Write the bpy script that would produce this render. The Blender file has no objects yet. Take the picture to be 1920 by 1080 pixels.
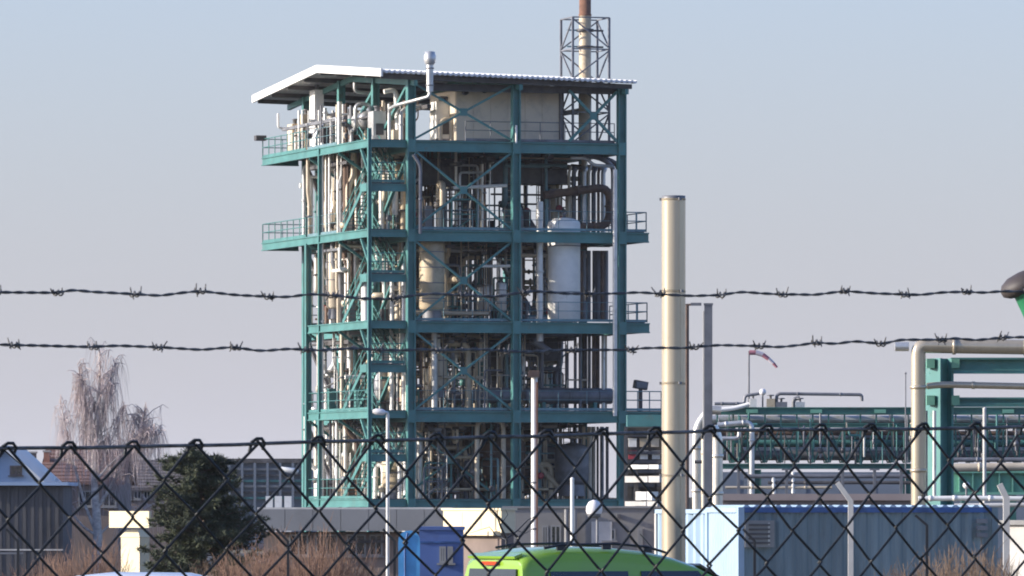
import bpy, math, random
from mathutils import Vector, Matrix, noise
R = math.radians
sc = bpy.context.scene
col = sc.collection
rnd = random.Random(7)

# ---------------------------------------------------------------- camera, light, exposure
F = 13000.0            # focal length in photograph pixels (1920 wide): a long telephoto
CZ = 2.3               # eye height
HZ = 950.0             # row of the horizon in the photograph
cam_d = bpy.data.cameras.new('camera')
cam = bpy.data.objects.new('camera', cam_d)
col.objects.link(cam)
cam.location = (0, 0, CZ)
cam.rotation_euler = (R(90), 0, 0)
cam_d.sensor_width = 36.0
cam_d.lens = F / 1920 * 36.0
cam_d.shift_y = (HZ - 540) / 1920
cam_d.dof.use_dof = True
cam_d.dof.focus_distance = 330
cam_d.dof.aperture_fstop = 190
cam_d.clip_start = 0.5
cam_d.clip_end = 30000
sc.camera = cam

HAZE = 0.000045
SUN_EL, SUN_B = 17.5, 7.0          # the sun stands left of the picture, a little towards the camera
sun_dir = Vector((-math.cos(R(SUN_B)) * math.cos(R(SUN_EL)), -math.sin(R(SUN_B)) * math.cos(R(SUN_EL)), math.sin(R(SUN_EL))))
world = bpy.data.worlds.new('World')
sc.world = world
world.use_nodes = True
wn, wl = world.node_tree.nodes, world.node_tree.links
bg = wn['Background']
sky = wn.new('ShaderNodeTexSky')
sky.sky_type = 'NISHITA'
sky.sun_disc = False
sky.sun_elevation = R(SUN_EL)
sky.sun_rotation = math.atan2(sun_dir.x, sun_dir.y)
sky.altitude = 100
sky.air_density = 1.0
sky.dust_density = 2.0
sky.ozone_density = 3.0
tint = wn.new('ShaderNodeMix'); tint.data_type = 'RGBA'; tint.blend_type = 'MULTIPLY'
tint.inputs['Factor'].default_value = 1.0
tint.inputs[7].default_value = (1.06, 1.12, 1.42, 1)
wl.new(sky.outputs['Color'], tint.inputs[6])
# the pale winter haze that lies on the horizon all round and thins out upwards
SKY = 0.13
wtc = wn.new('ShaderNodeTexCoord'); wsp = wn.new('ShaderNodeSeparateXYZ')
wl.new(wtc.outputs['Generated'], wsp.inputs['Vector'])
def wmath(op, a, b=None):
    n = wn.new('ShaderNodeMath'); n.operation = op
    for i, x in enumerate((a, b)):
        if x is None: continue
        if isinstance(x, (int, float)): n.inputs[i].default_value = x
        else: wl.new(x, n.inputs[i])
    return n.outputs[0]
hz_f = wmath('POWER', math.e, wmath('MULTIPLY', wmath('MAXIMUM', wsp.outputs['Z'], 0.0), -1 / 0.085))
hz_f = wmath('MULTIPLY', hz_f, 0.97)
hmix = wn.new('ShaderNodeMix'); hmix.data_type = 'RGBA'
wl.new(hz_f, hmix.inputs['Factor'])
wl.new(tint.outputs[2], hmix.inputs[6])
hmix.inputs[7].default_value = (0.437 / SKY, 0.431 / SKY, 0.482 / SKY, 1)
wl.new(hmix.outputs[2], bg.inputs['Color'])
bg.inputs['Strength'].default_value = SKY
sl = bpy.data.lights.new('sun', 'SUN')
sun = bpy.data.objects.new('sun', sl)
col.objects.link(sun)
sl.energy = 4.4
sl.angle = R(0.5)
sl.color = (1.0, 0.92, 0.80)
sun.rotation_euler = sun_dir.to_track_quat('Z', 'Y').to_euler()
sc.view_settings.view_transform = 'Standard'
sc.view_settings.look = 'None'
sc.view_settings.exposure = 0.6
sc.view_settings.gamma = 1.0
sc.view_settings.use_curve_mapping = False
sc.cycles.filter_width = 1.9
sc.cycles.max_bounces = 6
sc.cycles.transparent_max_bounces = 6

# ---------------------------------------------------------------- helpers
def at(px, py, Y):
    """the point of the place that the photograph shows at a pixel, Y metres away"""
    return Vector(((px - 960) / F * Y, Y, CZ + (HZ - py) / F * Y))

MROOT = {}
def mroot(o):
    while o is not None:
        if o.name in MROOT: return MROOT[o.name]
        o = o.parent
    return Matrix()

def tag(o, label=None, cat=None, group=None, kind=None):
    if label: o['label'] = label
    if cat: o['category'] = cat
    if group: o['group'] = group
    if kind: o['kind'] = kind
    return o

def thing(name, label, cat, loc, group=None, rz=0.0):
    o = bpy.data.objects.new(name, None)
    col.objects.link(o)
    o.empty_display_size = 0.2
    o.location = loc
    o.rotation_euler = (0, 0, rz)
    MROOT[o.name] = Matrix.Translation(Vector(loc)) @ Matrix.Rotation(rz, 4, 'Z')
    return tag(o, label, cat, group)

def frame_from(d, up=Vector((0, 0, 1))):
    d = d.normalized()
    if abs(d.dot(up)) > 0.98: up = Vector((0, 1, 0))
    x = d.cross(up).normalized()
    y = x.cross(d).normalized()
    return x, y, d

def fillet(pts, r, k=4):
    pts = [Vector(p) for p in pts]
    out = [pts[0]]
    for i in range(1, len(pts) - 1):
        a, b, c = pts[i-1], pts[i], pts[i+1]
        d1, d2 = (a - b), (c - b)
        l = min(r, d1.length * 0.48, d2.length * 0.48)
        p, q = b + d1.normalized() * l, b + d2.normalized() * l
        for j in range(k + 1):
            t = j / k
            out.append(p * (1-t)**2 + b * 2*t*(1-t) + q * t*t)
    out.append(pts[-1])
    return out

class MB:
    """collects shapes; build() links them as one mesh object"""
    def __init__(self, M=None):
        self.v, self.f, self.s = [], [], []
        self.M = M
    def _add(self, vs, fs, smooth=False):
        n = len(self.v)
        self.v += [Vector(p) for p in vs]
        self.f += [[i + n for i in f] for f in fs]
        self.s += [smooth] * len(fs)
        return self
    def quad(self, *p):
        return self._add(p, [list(range(len(p)))])
    def box(self, c, sx, sy, sz, X=Vector((1,0,0)), Y=Vector((0,1,0)), Z=Vector((0,0,1))):
        c = Vector(c); X = X * sx/2; Y = Y * sy/2; Z = Z * sz/2
        vs = [c - X - Y - Z, c + X - Y - Z, c + X + Y - Z, c - X + Y - Z, c - X - Y + Z, c + X - Y + Z, c + X + Y + Z, c - X + Y + Z]
        return self._add(vs, [[0,3,2,1],[4,5,6,7],[0,1,5,4],[1,2,6,5],[2,3,7,6],[3,0,4,7]])
    def box2(self, a, b):
        a, b = Vector(a), Vector(b)
        return self.box((a + b) / 2, abs(b.x-a.x), abs(b.y-a.y), abs(b.z-a.z))
    def bar(self, p0, p1, w, h, up=Vector((0,0,1))):
        p0, p1 = Vector(p0), Vector(p1)
        x, y, d = frame_from(p1 - p0, up)
        return self.box((p0 + p1) / 2, w, h, (p1 - p0).length, x, y, d)
    def ibeam(self, p0, p1, w, h, t=0.06, up=Vector((0,0,1))):
        """flanges lie across 'up', the web runs along it"""
        p0, p1 = Vector(p0), Vector(p1)
        x, y, d = frame_from(p1 - p0, up)
        L = (p1 - p0).length; c = (p0 + p1) / 2
        self.box(c + y * (h - t) / 2, w, t, L, x, y, d)
        self.box(c - y * (h - t) / 2, w, t, L, x, y, d)
        return self.box(c, t, h - t, L * 0.999, x, y, d)
    def tube(self, pts, r, n=8, caps=True, smooth=True):
        pts = [Vector(p) for p in pts]
        m = len(pts)
        rs = list(r) if isinstance(r, (list, tuple)) else [r] * m
        d0 = (pts[1] - pts[0]).normalized()
        x, y, _ = frame_from(d0)
        vs = []
        for i in range(m):
            if i == 0: d = pts[1] - pts[0]
            elif i == m - 1: d = pts[-1] - pts[-2]
            else: d = (pts[i+1] - pts[i]).normalized() + (pts[i] - pts[i-1]).normalized()
            d = d.normalized() if d.length > 1e-9 else d0
            x = (x - d * x.dot(d))
            x = x.normalized() if x.length > 1e-6 else frame_from(d)[0]
            y = d.cross(x)
            for k in range(n):
                a = 2 * math.pi * k / n
                vs.append(pts[i] + (x * math.cos(a) + y * math.sin(a)) * rs[i])
        fs = []
        for i in range(m - 1):
            for k in range(n):
                k2 = (k + 1) % n
                fs.append([i*n + k, i*n + k2, (i+1)*n + k2, (i+1)*n + k])
        self._add(vs, fs, smooth)
        if caps:
            self._add(vs[:n], [list(range(n))[::-1]])
            self._add(vs[-n:], [list(range(n))])
        return self
    def lathe(self, base, prof, n=20, axis=Vector((0,0,1)), smooth=True):
        base = Vector(base)
        x, y, d = frame_from(Vector(axis))
        vs = []
        for r, h in prof:
            for k in range(n):
                a = 2 * math.pi * k / n
                vs.append(base + d * h + (x * math.cos(a) + y * math.sin(a)) * max(r, 1e-4))
        fs = []
        for i in range(len(prof) - 1):
            for k in range(n):
                k2 = (k + 1) % n
                fs.append([i*n + k, i*n + k2, (i+1)*n + k2, (i+1)*n + k])
        self._add(vs, fs, smooth)
        self._add(vs[:n], [list(range(n))[::-1]])
        self._add(vs[-n:], [list(range(n))])
        return self
    def ball(self, c, r, n=14, sq=1.0):
        prof = [(r * math.sin(math.pi * i / 8), -r * sq * math.cos(math.pi * i / 8)) for i in range(9)]
        return self.lathe(c, prof, n)
    def build(self, name, m, parent=None, recenter=True):
        vs = [self.M @ p for p in self.v] if self.M is not None else self.v
        loc = Vector((0, 0, 0))
        if parent is not None:
            inv = mroot(parent).inverted()
            vs = [inv @ p for p in vs]
        elif recenter and vs:
            xs = [p.x for p in vs]; ys = [p.y for p in vs]; zs = [p.z for p in vs]
            loc = Vector(((min(xs)+max(xs))/2, (min(ys)+max(ys))/2, min(zs)))
            vs = [p - loc for p in vs]
        me = bpy.data.meshes.new(name)
        me.from_pydata([tuple(p) for p in vs], [], self.f)
        me.polygons.foreach_set('use_smooth', self.s)
        me.materials.append(m)
        me.update()
        o = bpy.data.objects.new(name, me)
        col.objects.link(o)
        if parent is not None: o.parent = parent
        else:
            o.location = loc
            MROOT[o.name] = Matrix.Translation(loc)
        return o

def part(mb, name, m, parent, label=None):
    o = mb.build(name, m, parent)
    if label: o['label'] = label
    return o
def single(mb, name, m, label, cat, group=None):
    return tag(mb.build(name, m), label, cat, group)
def struct(mb, name, m):
    return tag(mb.build(name, m, recenter=False), kind='structure')
def stuff(mb, name, m, label, cat):
    return tag(mb.build(name, m), label, cat, kind='stuff')
def copy_tree(o, parent=None):
    c = o.copy(); col.objects.link(c)
    if parent is not None: c.parent = parent
    for ch in list(o.children): copy_tree(ch, c)
    return c

# ---------------------------------------------------------------- materials
def mat(name, c, rough=0.6, metal=0.0, var=0.25, scale=1.5, c2=None, bump=0.0, spec=0.5, stretch=None, coat=0.0):
    m = bpy.data.materials.new(name); m.use_nodes = True
    n, l = m.node_tree.nodes, m.node_tree.links
    b = n['Principled BSDF']
    b.inputs['Roughness'].default_value = rough
    b.inputs['Metallic'].default_value = metal
    b.inputs['Specular IOR Level'].default_value = spec
    b.inputs['Coat Weight'].default_value = coat
    b.inputs['Coat Roughness'].default_value = 0.08
    tc = n.new('ShaderNodeTexCoord'); mp = n.new('ShaderNodeMapping')
    l.new(tc.outputs['Object'], mp.inputs['Vector'])
    if stretch: mp.inputs['Scale'].default_value = stretch
    nz = n.new('ShaderNodeTexNoise')
    nz.inputs['Scale'].default_value = scale; nz.inputs['Detail'].default_value = 5; nz.inputs['Roughness'].default_value = 0.6
    l.new(mp.outputs['Vector'], nz.inputs['Vector'])
    rp = n.new('ShaderNodeValToRGB')
    lo = c2 if c2 else tuple(x * (1 - var) for x in c)
    hi = c if c2 else tuple(min(1, x * (1 + var * 0.6)) for x in c)
    rp.color_ramp.elements[0].position = 0.34; rp.color_ramp.elements[0].color = (*lo, 1)
    rp.color_ramp.elements[1].position = 0.66; rp.color_ramp.elements[1].color = (*hi, 1)
    l.new(nz.outputs['Fac'], rp.inputs['Fac'])
    l.new(rp.outputs['Color'], b.inputs['Base Color'])
    if bump:
        bp = n.new('ShaderNodeBump'); bp.inputs['Strength'].default_value = bump; bp.inputs['Distance'].default_value = 0.02
        l.new(nz.outputs['Fac'], bp.inputs['Height']); l.new(bp.outputs['Normal'], b.inputs['Normal'])
    return m

M = dict(
    teal=mat('teal_steel_paint', (0.075, 0.222, 0.205), 0.45, var=0.22, scale=0.8),
    teal2=mat('green_rack_paint', (0.04, 0.15, 0.125), 0.5, var=0.3, scale=0.5),
    greenl=mat('light_green_paint', (0.16, 0.38, 0.27), 0.5, var=0.15),
    cowl=mat('green_cowl_paint', (0.03, 0.22, 0.10), 0.4, var=0.2),
    grate=mat('dark_grating', (0.07, 0.08, 0.085), 0.8, var=0.35, scale=3),
    rail=mat('galvanised_rail', (0.16, 0.27, 0.29), 0.5, metal=0.2, var=0.2),
    alu=mat('aluminium_cladding', (0.62, 0.61, 0.58), 0.42, metal=0.55, var=0.18, scale=1.3, bump=0.1),
    silver=mat('stainless_sheet', (0.55, 0.465, 0.34), 0.24, metal=0.42, var=0.08, scale=0.9, stretch=(6, 6, 0.35)),
    clad=mat('bright_pipe_cladding', (0.74, 0.68, 0.58), 0.36, metal=0.65, var=0.1, scale=1.5),
    cream=mat('cream_cladding', (0.62, 0.52, 0.38), 0.5, metal=0.1, var=0.2, scale=1.2),
    beige=mat('beige_vessel_paint', (0.55, 0.44, 0.29), 0.5, var=0.25, scale=0.8),
    white=mat('white_paint', (0.87, 0.84, 0.77), 0.45, var=0.08),
    cabin=mat('cabin_sheet', (0.76, 0.65, 0.50), 0.6, var=0.08, scale=0.5),
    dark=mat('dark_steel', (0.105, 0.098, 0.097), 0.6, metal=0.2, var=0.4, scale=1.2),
    mid=mat('grey_steel', (0.20, 0.20, 0.21), 0.55, metal=0.3, var=0.3, scale=1.2),
    brown=mat('rusty_steel', (0.20, 0.12, 0.075), 0.8, var=0.4, scale=1.5, c2=(0.075, 0.055, 0.05)),
    rust=mat('rust', (0.30, 0.15, 0.08), 0.85, var=0.4, scale=1.2, c2=(0.14, 0.07, 0.05)),
    red=mat('red_paint', (0.45, 0.05, 0.07), 0.5, var=0.2),
    roofm=mat('roof_sheet_white', (0.72, 0.71, 0.69), 0.5, var=0.08),
    fence=mat('coated_fence_wire', (0.024, 0.025, 0.025), 0.42, metal=0.0, var=0.4, scale=40, bump=0.15, spec=0.3),
    barb=mat('weathered_barbed_wire', (0.13, 0.125, 0.12), 0.5, metal=0.5, var=0.5, scale=60, bump=0.3),
    concrete=mat('concrete', (0.38, 0.36, 0.33), 0.9, var=0.2, scale=0.8, bump=0.1),
    concl=mat('pale_concrete', (0.58, 0.55, 0.50), 0.85, var=0.15, scale=1.5),
    fascia=mat('grey_fascia', (0.27, 0.265, 0.255), 0.7, var=0.08, scale=0.5),
    wall=mat('grey_render', (0.27, 0.255, 0.235), 0.9, var=0.2, scale=0.4),
    wall2=mat('brown_render', (0.22, 0.17, 0.145), 0.9, var=0.25, scale=0.4),
    timber=mat('grey_timber', (0.105, 0.10, 0.10), 0.9, var=0.35, scale=1.0, stretch=(2, 2, 0.3)),
    tile=mat('clay_tile', (0.22, 0.125, 0.10), 0.9, var=0.3, scale=2),
    tiled=mat('dark_tile', (0.13, 0.11, 0.105), 0.9, var=0.3, scale=2),
    brick=mat('brick_red', (0.34, 0.16, 0.11), 0.9, var=0.25, scale=4),
    blueroof=mat('pale_blue_sheet', (0.30, 0.40, 0.55), 0.6, var=0.12, scale=0.6),
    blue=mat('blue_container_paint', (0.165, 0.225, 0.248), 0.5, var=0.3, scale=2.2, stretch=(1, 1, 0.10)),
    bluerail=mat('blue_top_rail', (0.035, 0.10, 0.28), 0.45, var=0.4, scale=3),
    bluel=mat('light_blue_and_sunlit_end', (0.34, 0.46, 0.57), 0.5, var=0.12, scale=0.7),  # light blue sheet, also the blue container's sunlit end with light in its colour
    blued=mat('deep_blue_cabin', (0.075, 0.13, 0.32), 0.5, var=0.12, scale=0.8),
    tarp=mat('light_blue_tarpaulin', (0.08, 0.32, 0.62), 0.4, var=0.2, scale=1.5, bump=0.2),
    glass=mat('dark_glass', (0.02, 0.025, 0.03), 0.06, var=0.2, spec=0.8),
    van=mat('lime_green_car_paint', (0.24, 0.43, 0.025), 0.25, var=0.04, coat=1.0),
    carw=mat('white_car_paint', (0.66, 0.70, 0.78), 0.25, var=0.03, coat=1.0),
    rubber=mat('black_rubber', (0.015, 0.015, 0.016), 0.7, var=0.3),
    plast=mat('black_plastic', (0.02, 0.02, 0.022), 0.45, var=0.2),
    lens=mat('red_lamp_lens', (0.45, 0.05, 0.01), 0.2, var=0.1),
    sign=mat('cream_board', (0.78, 0.65, 0.42), 0.6, var=0.05, scale=2),
    globe=mat('opal_lamp', (0.80, 0.76, 0.74), 0.35, var=0.04),
    bark=mat('brown_bark', (0.14, 0.10, 0.08), 0.95, var=0.4, scale=6, stretch=(1, 1, 0.3)),
    birch=mat('birch_bark', (0.74, 0.67, 0.60), 0.85, scale=3, c2=(0.34, 0.29, 0.26), stretch=(1, 1, 2.5)),
    twig=mat('birch_twigs', (0.52, 0.43, 0.41), 0.9, var=0.3, scale=1),
    shrub=mat('shrub_twigs', (0.27, 0.165, 0.115), 0.9, var=0.4, scale=1.5),
    shrubd=mat('dry_twigs', (0.24, 0.165, 0.11), 0.9, var=0.4, scale=1.5),
    needle=mat('pine_needles', (0.092, 0.105, 0.052), 0.8, scale=0.9, c2=(0.036, 0.046, 0.030)),
    ground=mat('winter_grass', (0.17, 0.14, 0.085), 0.95, scale=0.08, c2=(0.09, 0.085, 0.05)),
    asphalt=mat('asphalt', (0.055, 0.055, 0.055), 0.9, var=0.25, scale=0.4),
    far=mat('far_plant_sheet', (0.16, 0.19, 0.23), 0.7, var=0.2, scale=0.15, stretch=(0.2, 1, 2)),
    hill=mat('far_woodland', (0.085, 0.085, 0.07), 1.0, var=0.3, scale=0.02),
    pink=mat('gravel_roof', (0.36, 0.29, 0.26), 0.9, var=0.15, scale=0.6),
    cowlm=mat('dark_cowl_mouth', (0.055, 0.042, 0.038), 0.6, var=0.3),
    sockr=mat('windsock_red', (0.42, 0.17, 0.20), 0.8, var=0.1),
    sockw=mat('windsock_white', (0.62, 0.55, 0.57), 0.8, var=0.1),
)

def weather(m, c=(0.16, 0.10, 0.07), lo=0.60, hi=0.74, scale=2.2, amount=0.6, fade=None):
    """rust and grime patches over a painted material"""
    n, l = m.node_tree.nodes, m.node_tree.links
    b = n['Principled BSDF']; src = b.inputs['Base Color'].links[0].from_socket
    tc = n.new('ShaderNodeTexCoord'); nz = n.new('ShaderNodeTexNoise')
    nz.inputs['Scale'].default_value = scale; nz.inputs['Detail'].default_value = 8; nz.inputs['Roughness'].default_value = 0.7
    l.new(tc.outputs['Object'], nz.inputs['Vector'])
    mr = n.new('ShaderNodeMapRange'); mr.inputs['From Min'].default_value = lo; mr.inputs['From Max'].default_value = hi
    mr.inputs['To Max'].default_value = amount
    l.new(nz.outputs['Fac'], mr.inputs['Value'])
    mx = n.new('ShaderNodeMix'); mx.data_type = 'RGBA'
    l.new(mr.outputs['Result'], mx.inputs['Factor']); l.new(src, mx.inputs[6]); mx.inputs[7].default_value = (*c, 1)
    l.new(mx.outputs[2], b.inputs['Base Color'])
weather(M['teal'], (0.13, 0.11, 0.085), 0.56, 0.72, 1.6, 0.65)
weather(M['teal2'], (0.09, 0.075, 0.06), 0.55, 0.7, 1.2, 0.6)
weather(M['alu'], (0.22, 0.17, 0.13), 0.58, 0.72, 1.8, 0.6)
weather(M['white'], (0.35, 0.29, 0.23), 0.58, 0.75, 1.4, 0.45)
weather(M['clad'], (0.30, 0.24, 0.17), 0.58, 0.72, 1.4, 0.5)
weather(M['silver'], (0.30, 0.23, 0.15), 0.56, 0.74, 1.1, 0.5)
weather(M['blue'], (0.10, 0.10, 0.10), 0.56, 0.75, 1.3, 0.5)
weather(M['van'], (0.20, 0.25, 0.07), 0.45, 0.8, 1.6, 0.35)
weather(M['bluel'], (0.25, 0.27, 0.28), 0.55, 0.75, 1.5, 0.4)
weather(M['blued'], (0.06, 0.07, 0.12), 0.5, 0.75, 1.5, 0.5)
weather(M['sign'], (0.45, 0.35, 0.22), 0.55, 0.75, 1.5, 0.4)
weather(M['fascia'], (0.14, 0.13, 0.12), 0.5, 0.75, 0.7, 0.5)
weather(M['wall'], (0.13, 0.11, 0.10), 0.5, 0.72, 0.8, 0.55)
weather(M['beige'], (0.24, 0.17, 0.11), 0.52, 0.7, 1.2, 0.6)
weather(M['cream'], (0.28, 0.21, 0.15), 0.54, 0.7, 1.2, 0.6)
weather(M['cabin'], (0.38, 0.34, 0.29), 0.5, 0.7, 0.8, 0.5)

# the thin winter haze over the whole place
hm = bpy.data.materials.new('winter_haze'); hm.use_nodes = True
hn = hm.node_tree.nodes; hn.clear()
ho = hn.new('ShaderNodeOutputMaterial'); hv = hn.new('ShaderNodeVolumePrincipled')
hv.inputs['Color'].default_value = (0.90, 0.91, 0.95, 1)
hv.inputs['Density'].default_value = HAZE
hv.inputs['Anisotropy'].default_value = 0.0
hm.node_tree.links.new(hv.outputs['Volume'], ho.inputs['Volume'])
b = MB().box2((-4200, -300, -3.5), (4200, 4200, 42))
tag(b.build('haze', hm, recenter=False), kind='stuff')

# ---------------------------------------------------------------- ground, road, far land
G = -1.2
def ground_z(y):
    t = min(1, max(0, (y - 90) / 60)); t = t * t * (3 - 2 * t)
    return G * t
b = MB()
ys = [-290, -50, 0, 30, 60, 80, 90, 95, 100, 105, 110, 115, 120, 125, 130, 135, 140, 145, 150, 200, 400, 800, 2000, 4190]
xs = [-4190, -2000, -400, -100, -40, 0, 40, 100, 400, 2000, 4190]
vs = [(x, y, ground_z(y)) for y in ys for x in xs]
fs = [[j*len(xs)+i, j*len(xs)+i+1, (j+1)*len(xs)+i+1, (j+1)*len(xs)+i] for j in range(len(ys)-1) for i in range(len(xs)-1)]
b._add(vs, fs, True)
struct(b, 'ground', M['ground'])
b = MB(); b.quad((-60, 66, 0.004), (60, 66, 0.004), (60, 89, 0.004), (-60, 89, 0.004))
struct(b, 'road', M['asphalt'])
b = MB(); b.quad((-70, 200, G + 0.004), (70, 200, G + 0.004), (70, 520, G + 0.004), (-70, 520, G + 0.004))
struct(b, 'plant_yard', M['asphalt'])
b = MB()
n = 120
vs = []
for i in range(n + 1):
    x = -1500 + 3000 * i / n
    h = 7 + 6 * noise.noise(Vector((x * 0.004, 3.1, 0))) + 2.5 * noise.noise(Vector((x * 0.03, 1.1, 0)))
    vs += [(x, 2500, G - 1), (x, 2500 + 20 * math.sin(i), G + h), (x, 3200, G - 1)]
fs = []
for i in range(n):
    a = i * 3; c = a + 3
    fs += [[a, c, c+1, a+1], [a+1, c+1, c+2, a+2]]
b._add(vs, fs, True)
struct(b, 'hills', M['hill'])
# ---------------------------------------------------------------- the process tower
TA = R(17.5); tc_, ts_ = math.cos(TA), math.sin(TA)
TX, TY = (770 - 960) / F * 387.0, 387.0
MT = Matrix.Translation(Vector((TX, TY, 0))) @ Matrix.Rotation(TA, 4, 'Z')    # u along the front, v into the depth, z up
def T(): return MB(MT)
def tp(px, py, v):
    k = (px - 960) / F
    u = (k * (387 + v * tc_) - TX + v * ts_) / (tc_ - k * ts_)
    Y = 387 + u * ts_ + v * tc_
    return Vector((u, v, CZ + (HZ - py) / F * Y))
def tw(p): return MT @ Vector(p)

LV = [2.75, 7.7, 12.7, 17.8, 22.8]
U = [0, 6.15, 12.4]; V = [0, 7, 14, 21.5]
GU = -2.4
tower = thing('process_tower', 'tall open teal steel process tower with white gabled roof and five decks of pipework', 'industrial tower', tw((6, 10, 0)) + Vector((0, 0, G)), rz=TA)
def roof_z(u, v):
    e = 26.55 - 0.022 * (u + 2.06)
    if v <= 11.8: return e + (v + 1.2) / 13.0 * 0.98
    return e + 0.98 - (v - 11.8) / 13.9 * 0.95
VY = Vector((0, 1, 0)); UX = Vector((1, 0, 0)); ZZ = Vector((0, 0, 1))
for u in U:
    for v in V:
        w = 0.46 if v == 0 else 0.40
        b = T().ibeam((u, v, G), (u, v, roof_z(u, v) - 0.45), w, w, 0.07, up=UX)
        part(b, 'column', M['teal'], tower)
        if v == 0:
            part(T().box((u, v, 0.4), 0.8, 0.8, 3.2), 'footing', M['concrete'], tower)
for k, z in enumerate(LV):
    zb = z - 0.36
    for v in V:
        for i in (0, 1):
            part(T().ibeam((U[i] + 0.24, v, zb), (U[i+1] - 0.24, v, zb), 0.3, 0.62, 0.07), 'beam', M['teal'], tower)
    for u in U:
        for i in range(3):
            part(T().ibeam((u, V[i] + 0.24, zb - 0.01), (u, V[i+1] - 0.24, zb - 0.01), 0.3, 0.58, 0.07), 'beam', M['teal'], tower)
    # floor plates between the beams, leaving wells for the vessels
    for i in (0, 1):
        for j in range(3):
            if (k, i, j) in ((3, 1, 0), (2, 1, 0), (3, 0, 1), (2, 0, 2), (4, 0, 2), (1, 1, 1)):
                part(T().box2((U[i] + 0.2, V[j] + 3.6, z - 0.07), (U[i+1] - 0.2, V[j+1] - 0.2, z)), 'deck', M['grate'], tower)
            else:
                part(T().box2((U[i] + 0.2, V[j] + 0.2, z - 0.07), (U[i+1] - 0.2, V[j+1] - 0.2, z)), 'deck', M['grate'], tower)
            for s in (1.6, 3.2, 4.8):
                part(T().bar((U[i] + 0.2, V[j] + s, z - 0.2), (U[i+1] - 0.2, V[j] + s, z - 0.2), 0.14, 0.24), 'joist', M['dark'], tower)
    # the gallery along the left side
    vend = 22.3 if k >= 3 else 12.7
    part(T().ibeam((GU, 0.13, z - 0.24), (GU, vend, z - 0.24), 0.2, 0.46, 0.06), 'beam', M['teal'], tower)
    part(T().box2((GU + 0.11, 0.15, z - 0.07), (-0.16, vend, z - 0.005)), 'deck', M['grate'], tower)
    for v in (0.02, 6.2, vend - 0.1):
        part(T().ibeam((GU + 0.11, v, z - 0.26), (-0.25, v, z - 0.26), 0.2, 0.4, 0.06), 'beam', M['teal'], tower)
    for v in (3.2, 9.3) + ((15.5, 19) if k >= 3 else ()):
        part(T().bar((GU + 0.1, v, z - 0.2), (-0.2, v, z - 0.2), 0.12, 0.22), 'joist', M['dark'], tower)
    for v in (6.2, 12.3):
        part(T().bar((GU + 0.02, v, z - 0.5), (-0.2, v, z - 2.0), 0.14, 0.14), 'bracket', M['teal'], tower)
    part(T().bar((GU, 1.6, z - 0.5), (GU, 0.1, z - 1.9), 0.13, 0.13), 'bracket', M['teal'], tower)

def railing(p0, p1, m='rail', step=1.4, h=1.1, r=0.032, parent=None):
    p0, p1 = Vector(p0), Vector(p1)
    b = T(); L = (p1 - p0).length; n = max(1, round(L / step))
    for i in range(n + 1):
        p = p0.lerp(p1, i / n); b.tube([p, p + ZZ * h], r, 5)
    for hh in (h, h * 0.55): b.tube([p0 + ZZ * hh, p1 + ZZ * hh], r * 0.9, 5)
    d = (p1 - p0).normalized()
    b.bar(p0 + ZZ * 0.08, p1 + ZZ * 0.08, 0.012, 0.14)
    return part(b, 'railing', M[m], parent or tower)
for k, z in enumerate(LV):
    vend = 22.3 if k >= 3 else 12.7
    if k >= 3: railing((GU, 13.0, z), (GU, vend, z), 'teal')
    elif k < 2: railing((GU, 0.3, z), (GU, vend, z), 'teal', 2.0, r=0.026)
    if k >= 3: railing((GU, 6.6, z), (GU, 12.6, z), 'rail', 2.0, r=0.02)
    railing((GU, vend, z), (0, vend, z), 'rail', 1.0)
    if k in (1, 2, 3): railing((0.3, 0.2, z), (12.1, 0.2, z), 'rail', 1.6, r=0.02)
    if k in (2, 3):
        a = 14.0 if k == 3 else 14.05
        part(T().ibeam((12.65, 0, z - 0.33), (a, 0, z - 0.33), 0.3, 0.56, 0.07), 'beam', M['teal'], tower)
        part(T().ibeam((12.65, 7, z - 0.33), (a, 7, z - 0.33), 0.3, 0.56, 0.07), 'beam', M['teal'], tower)
        part(T().ibeam((a - 0.1, 0.16, z - 0.34), (a - 0.1, 6.84, z - 0.34), 0.2, 0.5, 0.07), 'beam', M['teal'], tower)
        part(T().box2((12.6, 0.16, z - 0.06), (a - 0.2, 6.9, z)), 'deck', M['grate'], tower)
        railing((12.7, 0.1, z), (a - 0.1, 0.1, z), 'rail', 0.75, r=0.035)
        railing((a - 0.1, 0.1, z), (a - 0.1, 6.8, z), 'rail', 1.7, r=0.035)
z = LV[1]
part(T().ibeam((12.65, 0, z - 0.33), (14.9, 0, z - 0.33), 0.3, 0.56, 0.07), 'beam', M['teal'], tower)
part(T().box2((12.6, 0.16, z - 0.06), (14.9, 5.0, z)), 'deck', M['grate'], tower)
railing((12.7, 0.1, z), (14.8, 0.1, z), 'rail', 0.75, r=0.035)
# the gallery's outer posts
part(T().ibeam((GU, 0, G), (GU, 0, LV[4] + 0.6), 0.2, 0.2, 0.05, up=UX), 'column', M['teal'], tower)
part(T().ibeam((GU - 0.02, 10.0, G), (GU - 0.02, 10.0, LV[4]), 0.2, 0.2, 0.05, up=UX), 'column', M['teal'], tower)
part(T().ibeam((GU, 12.55, G), (GU, 12.55, LV[3] - 0.4), 0.34, 0.34, 0.06, up=UX), 'column', M['teal'], tower)
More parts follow.
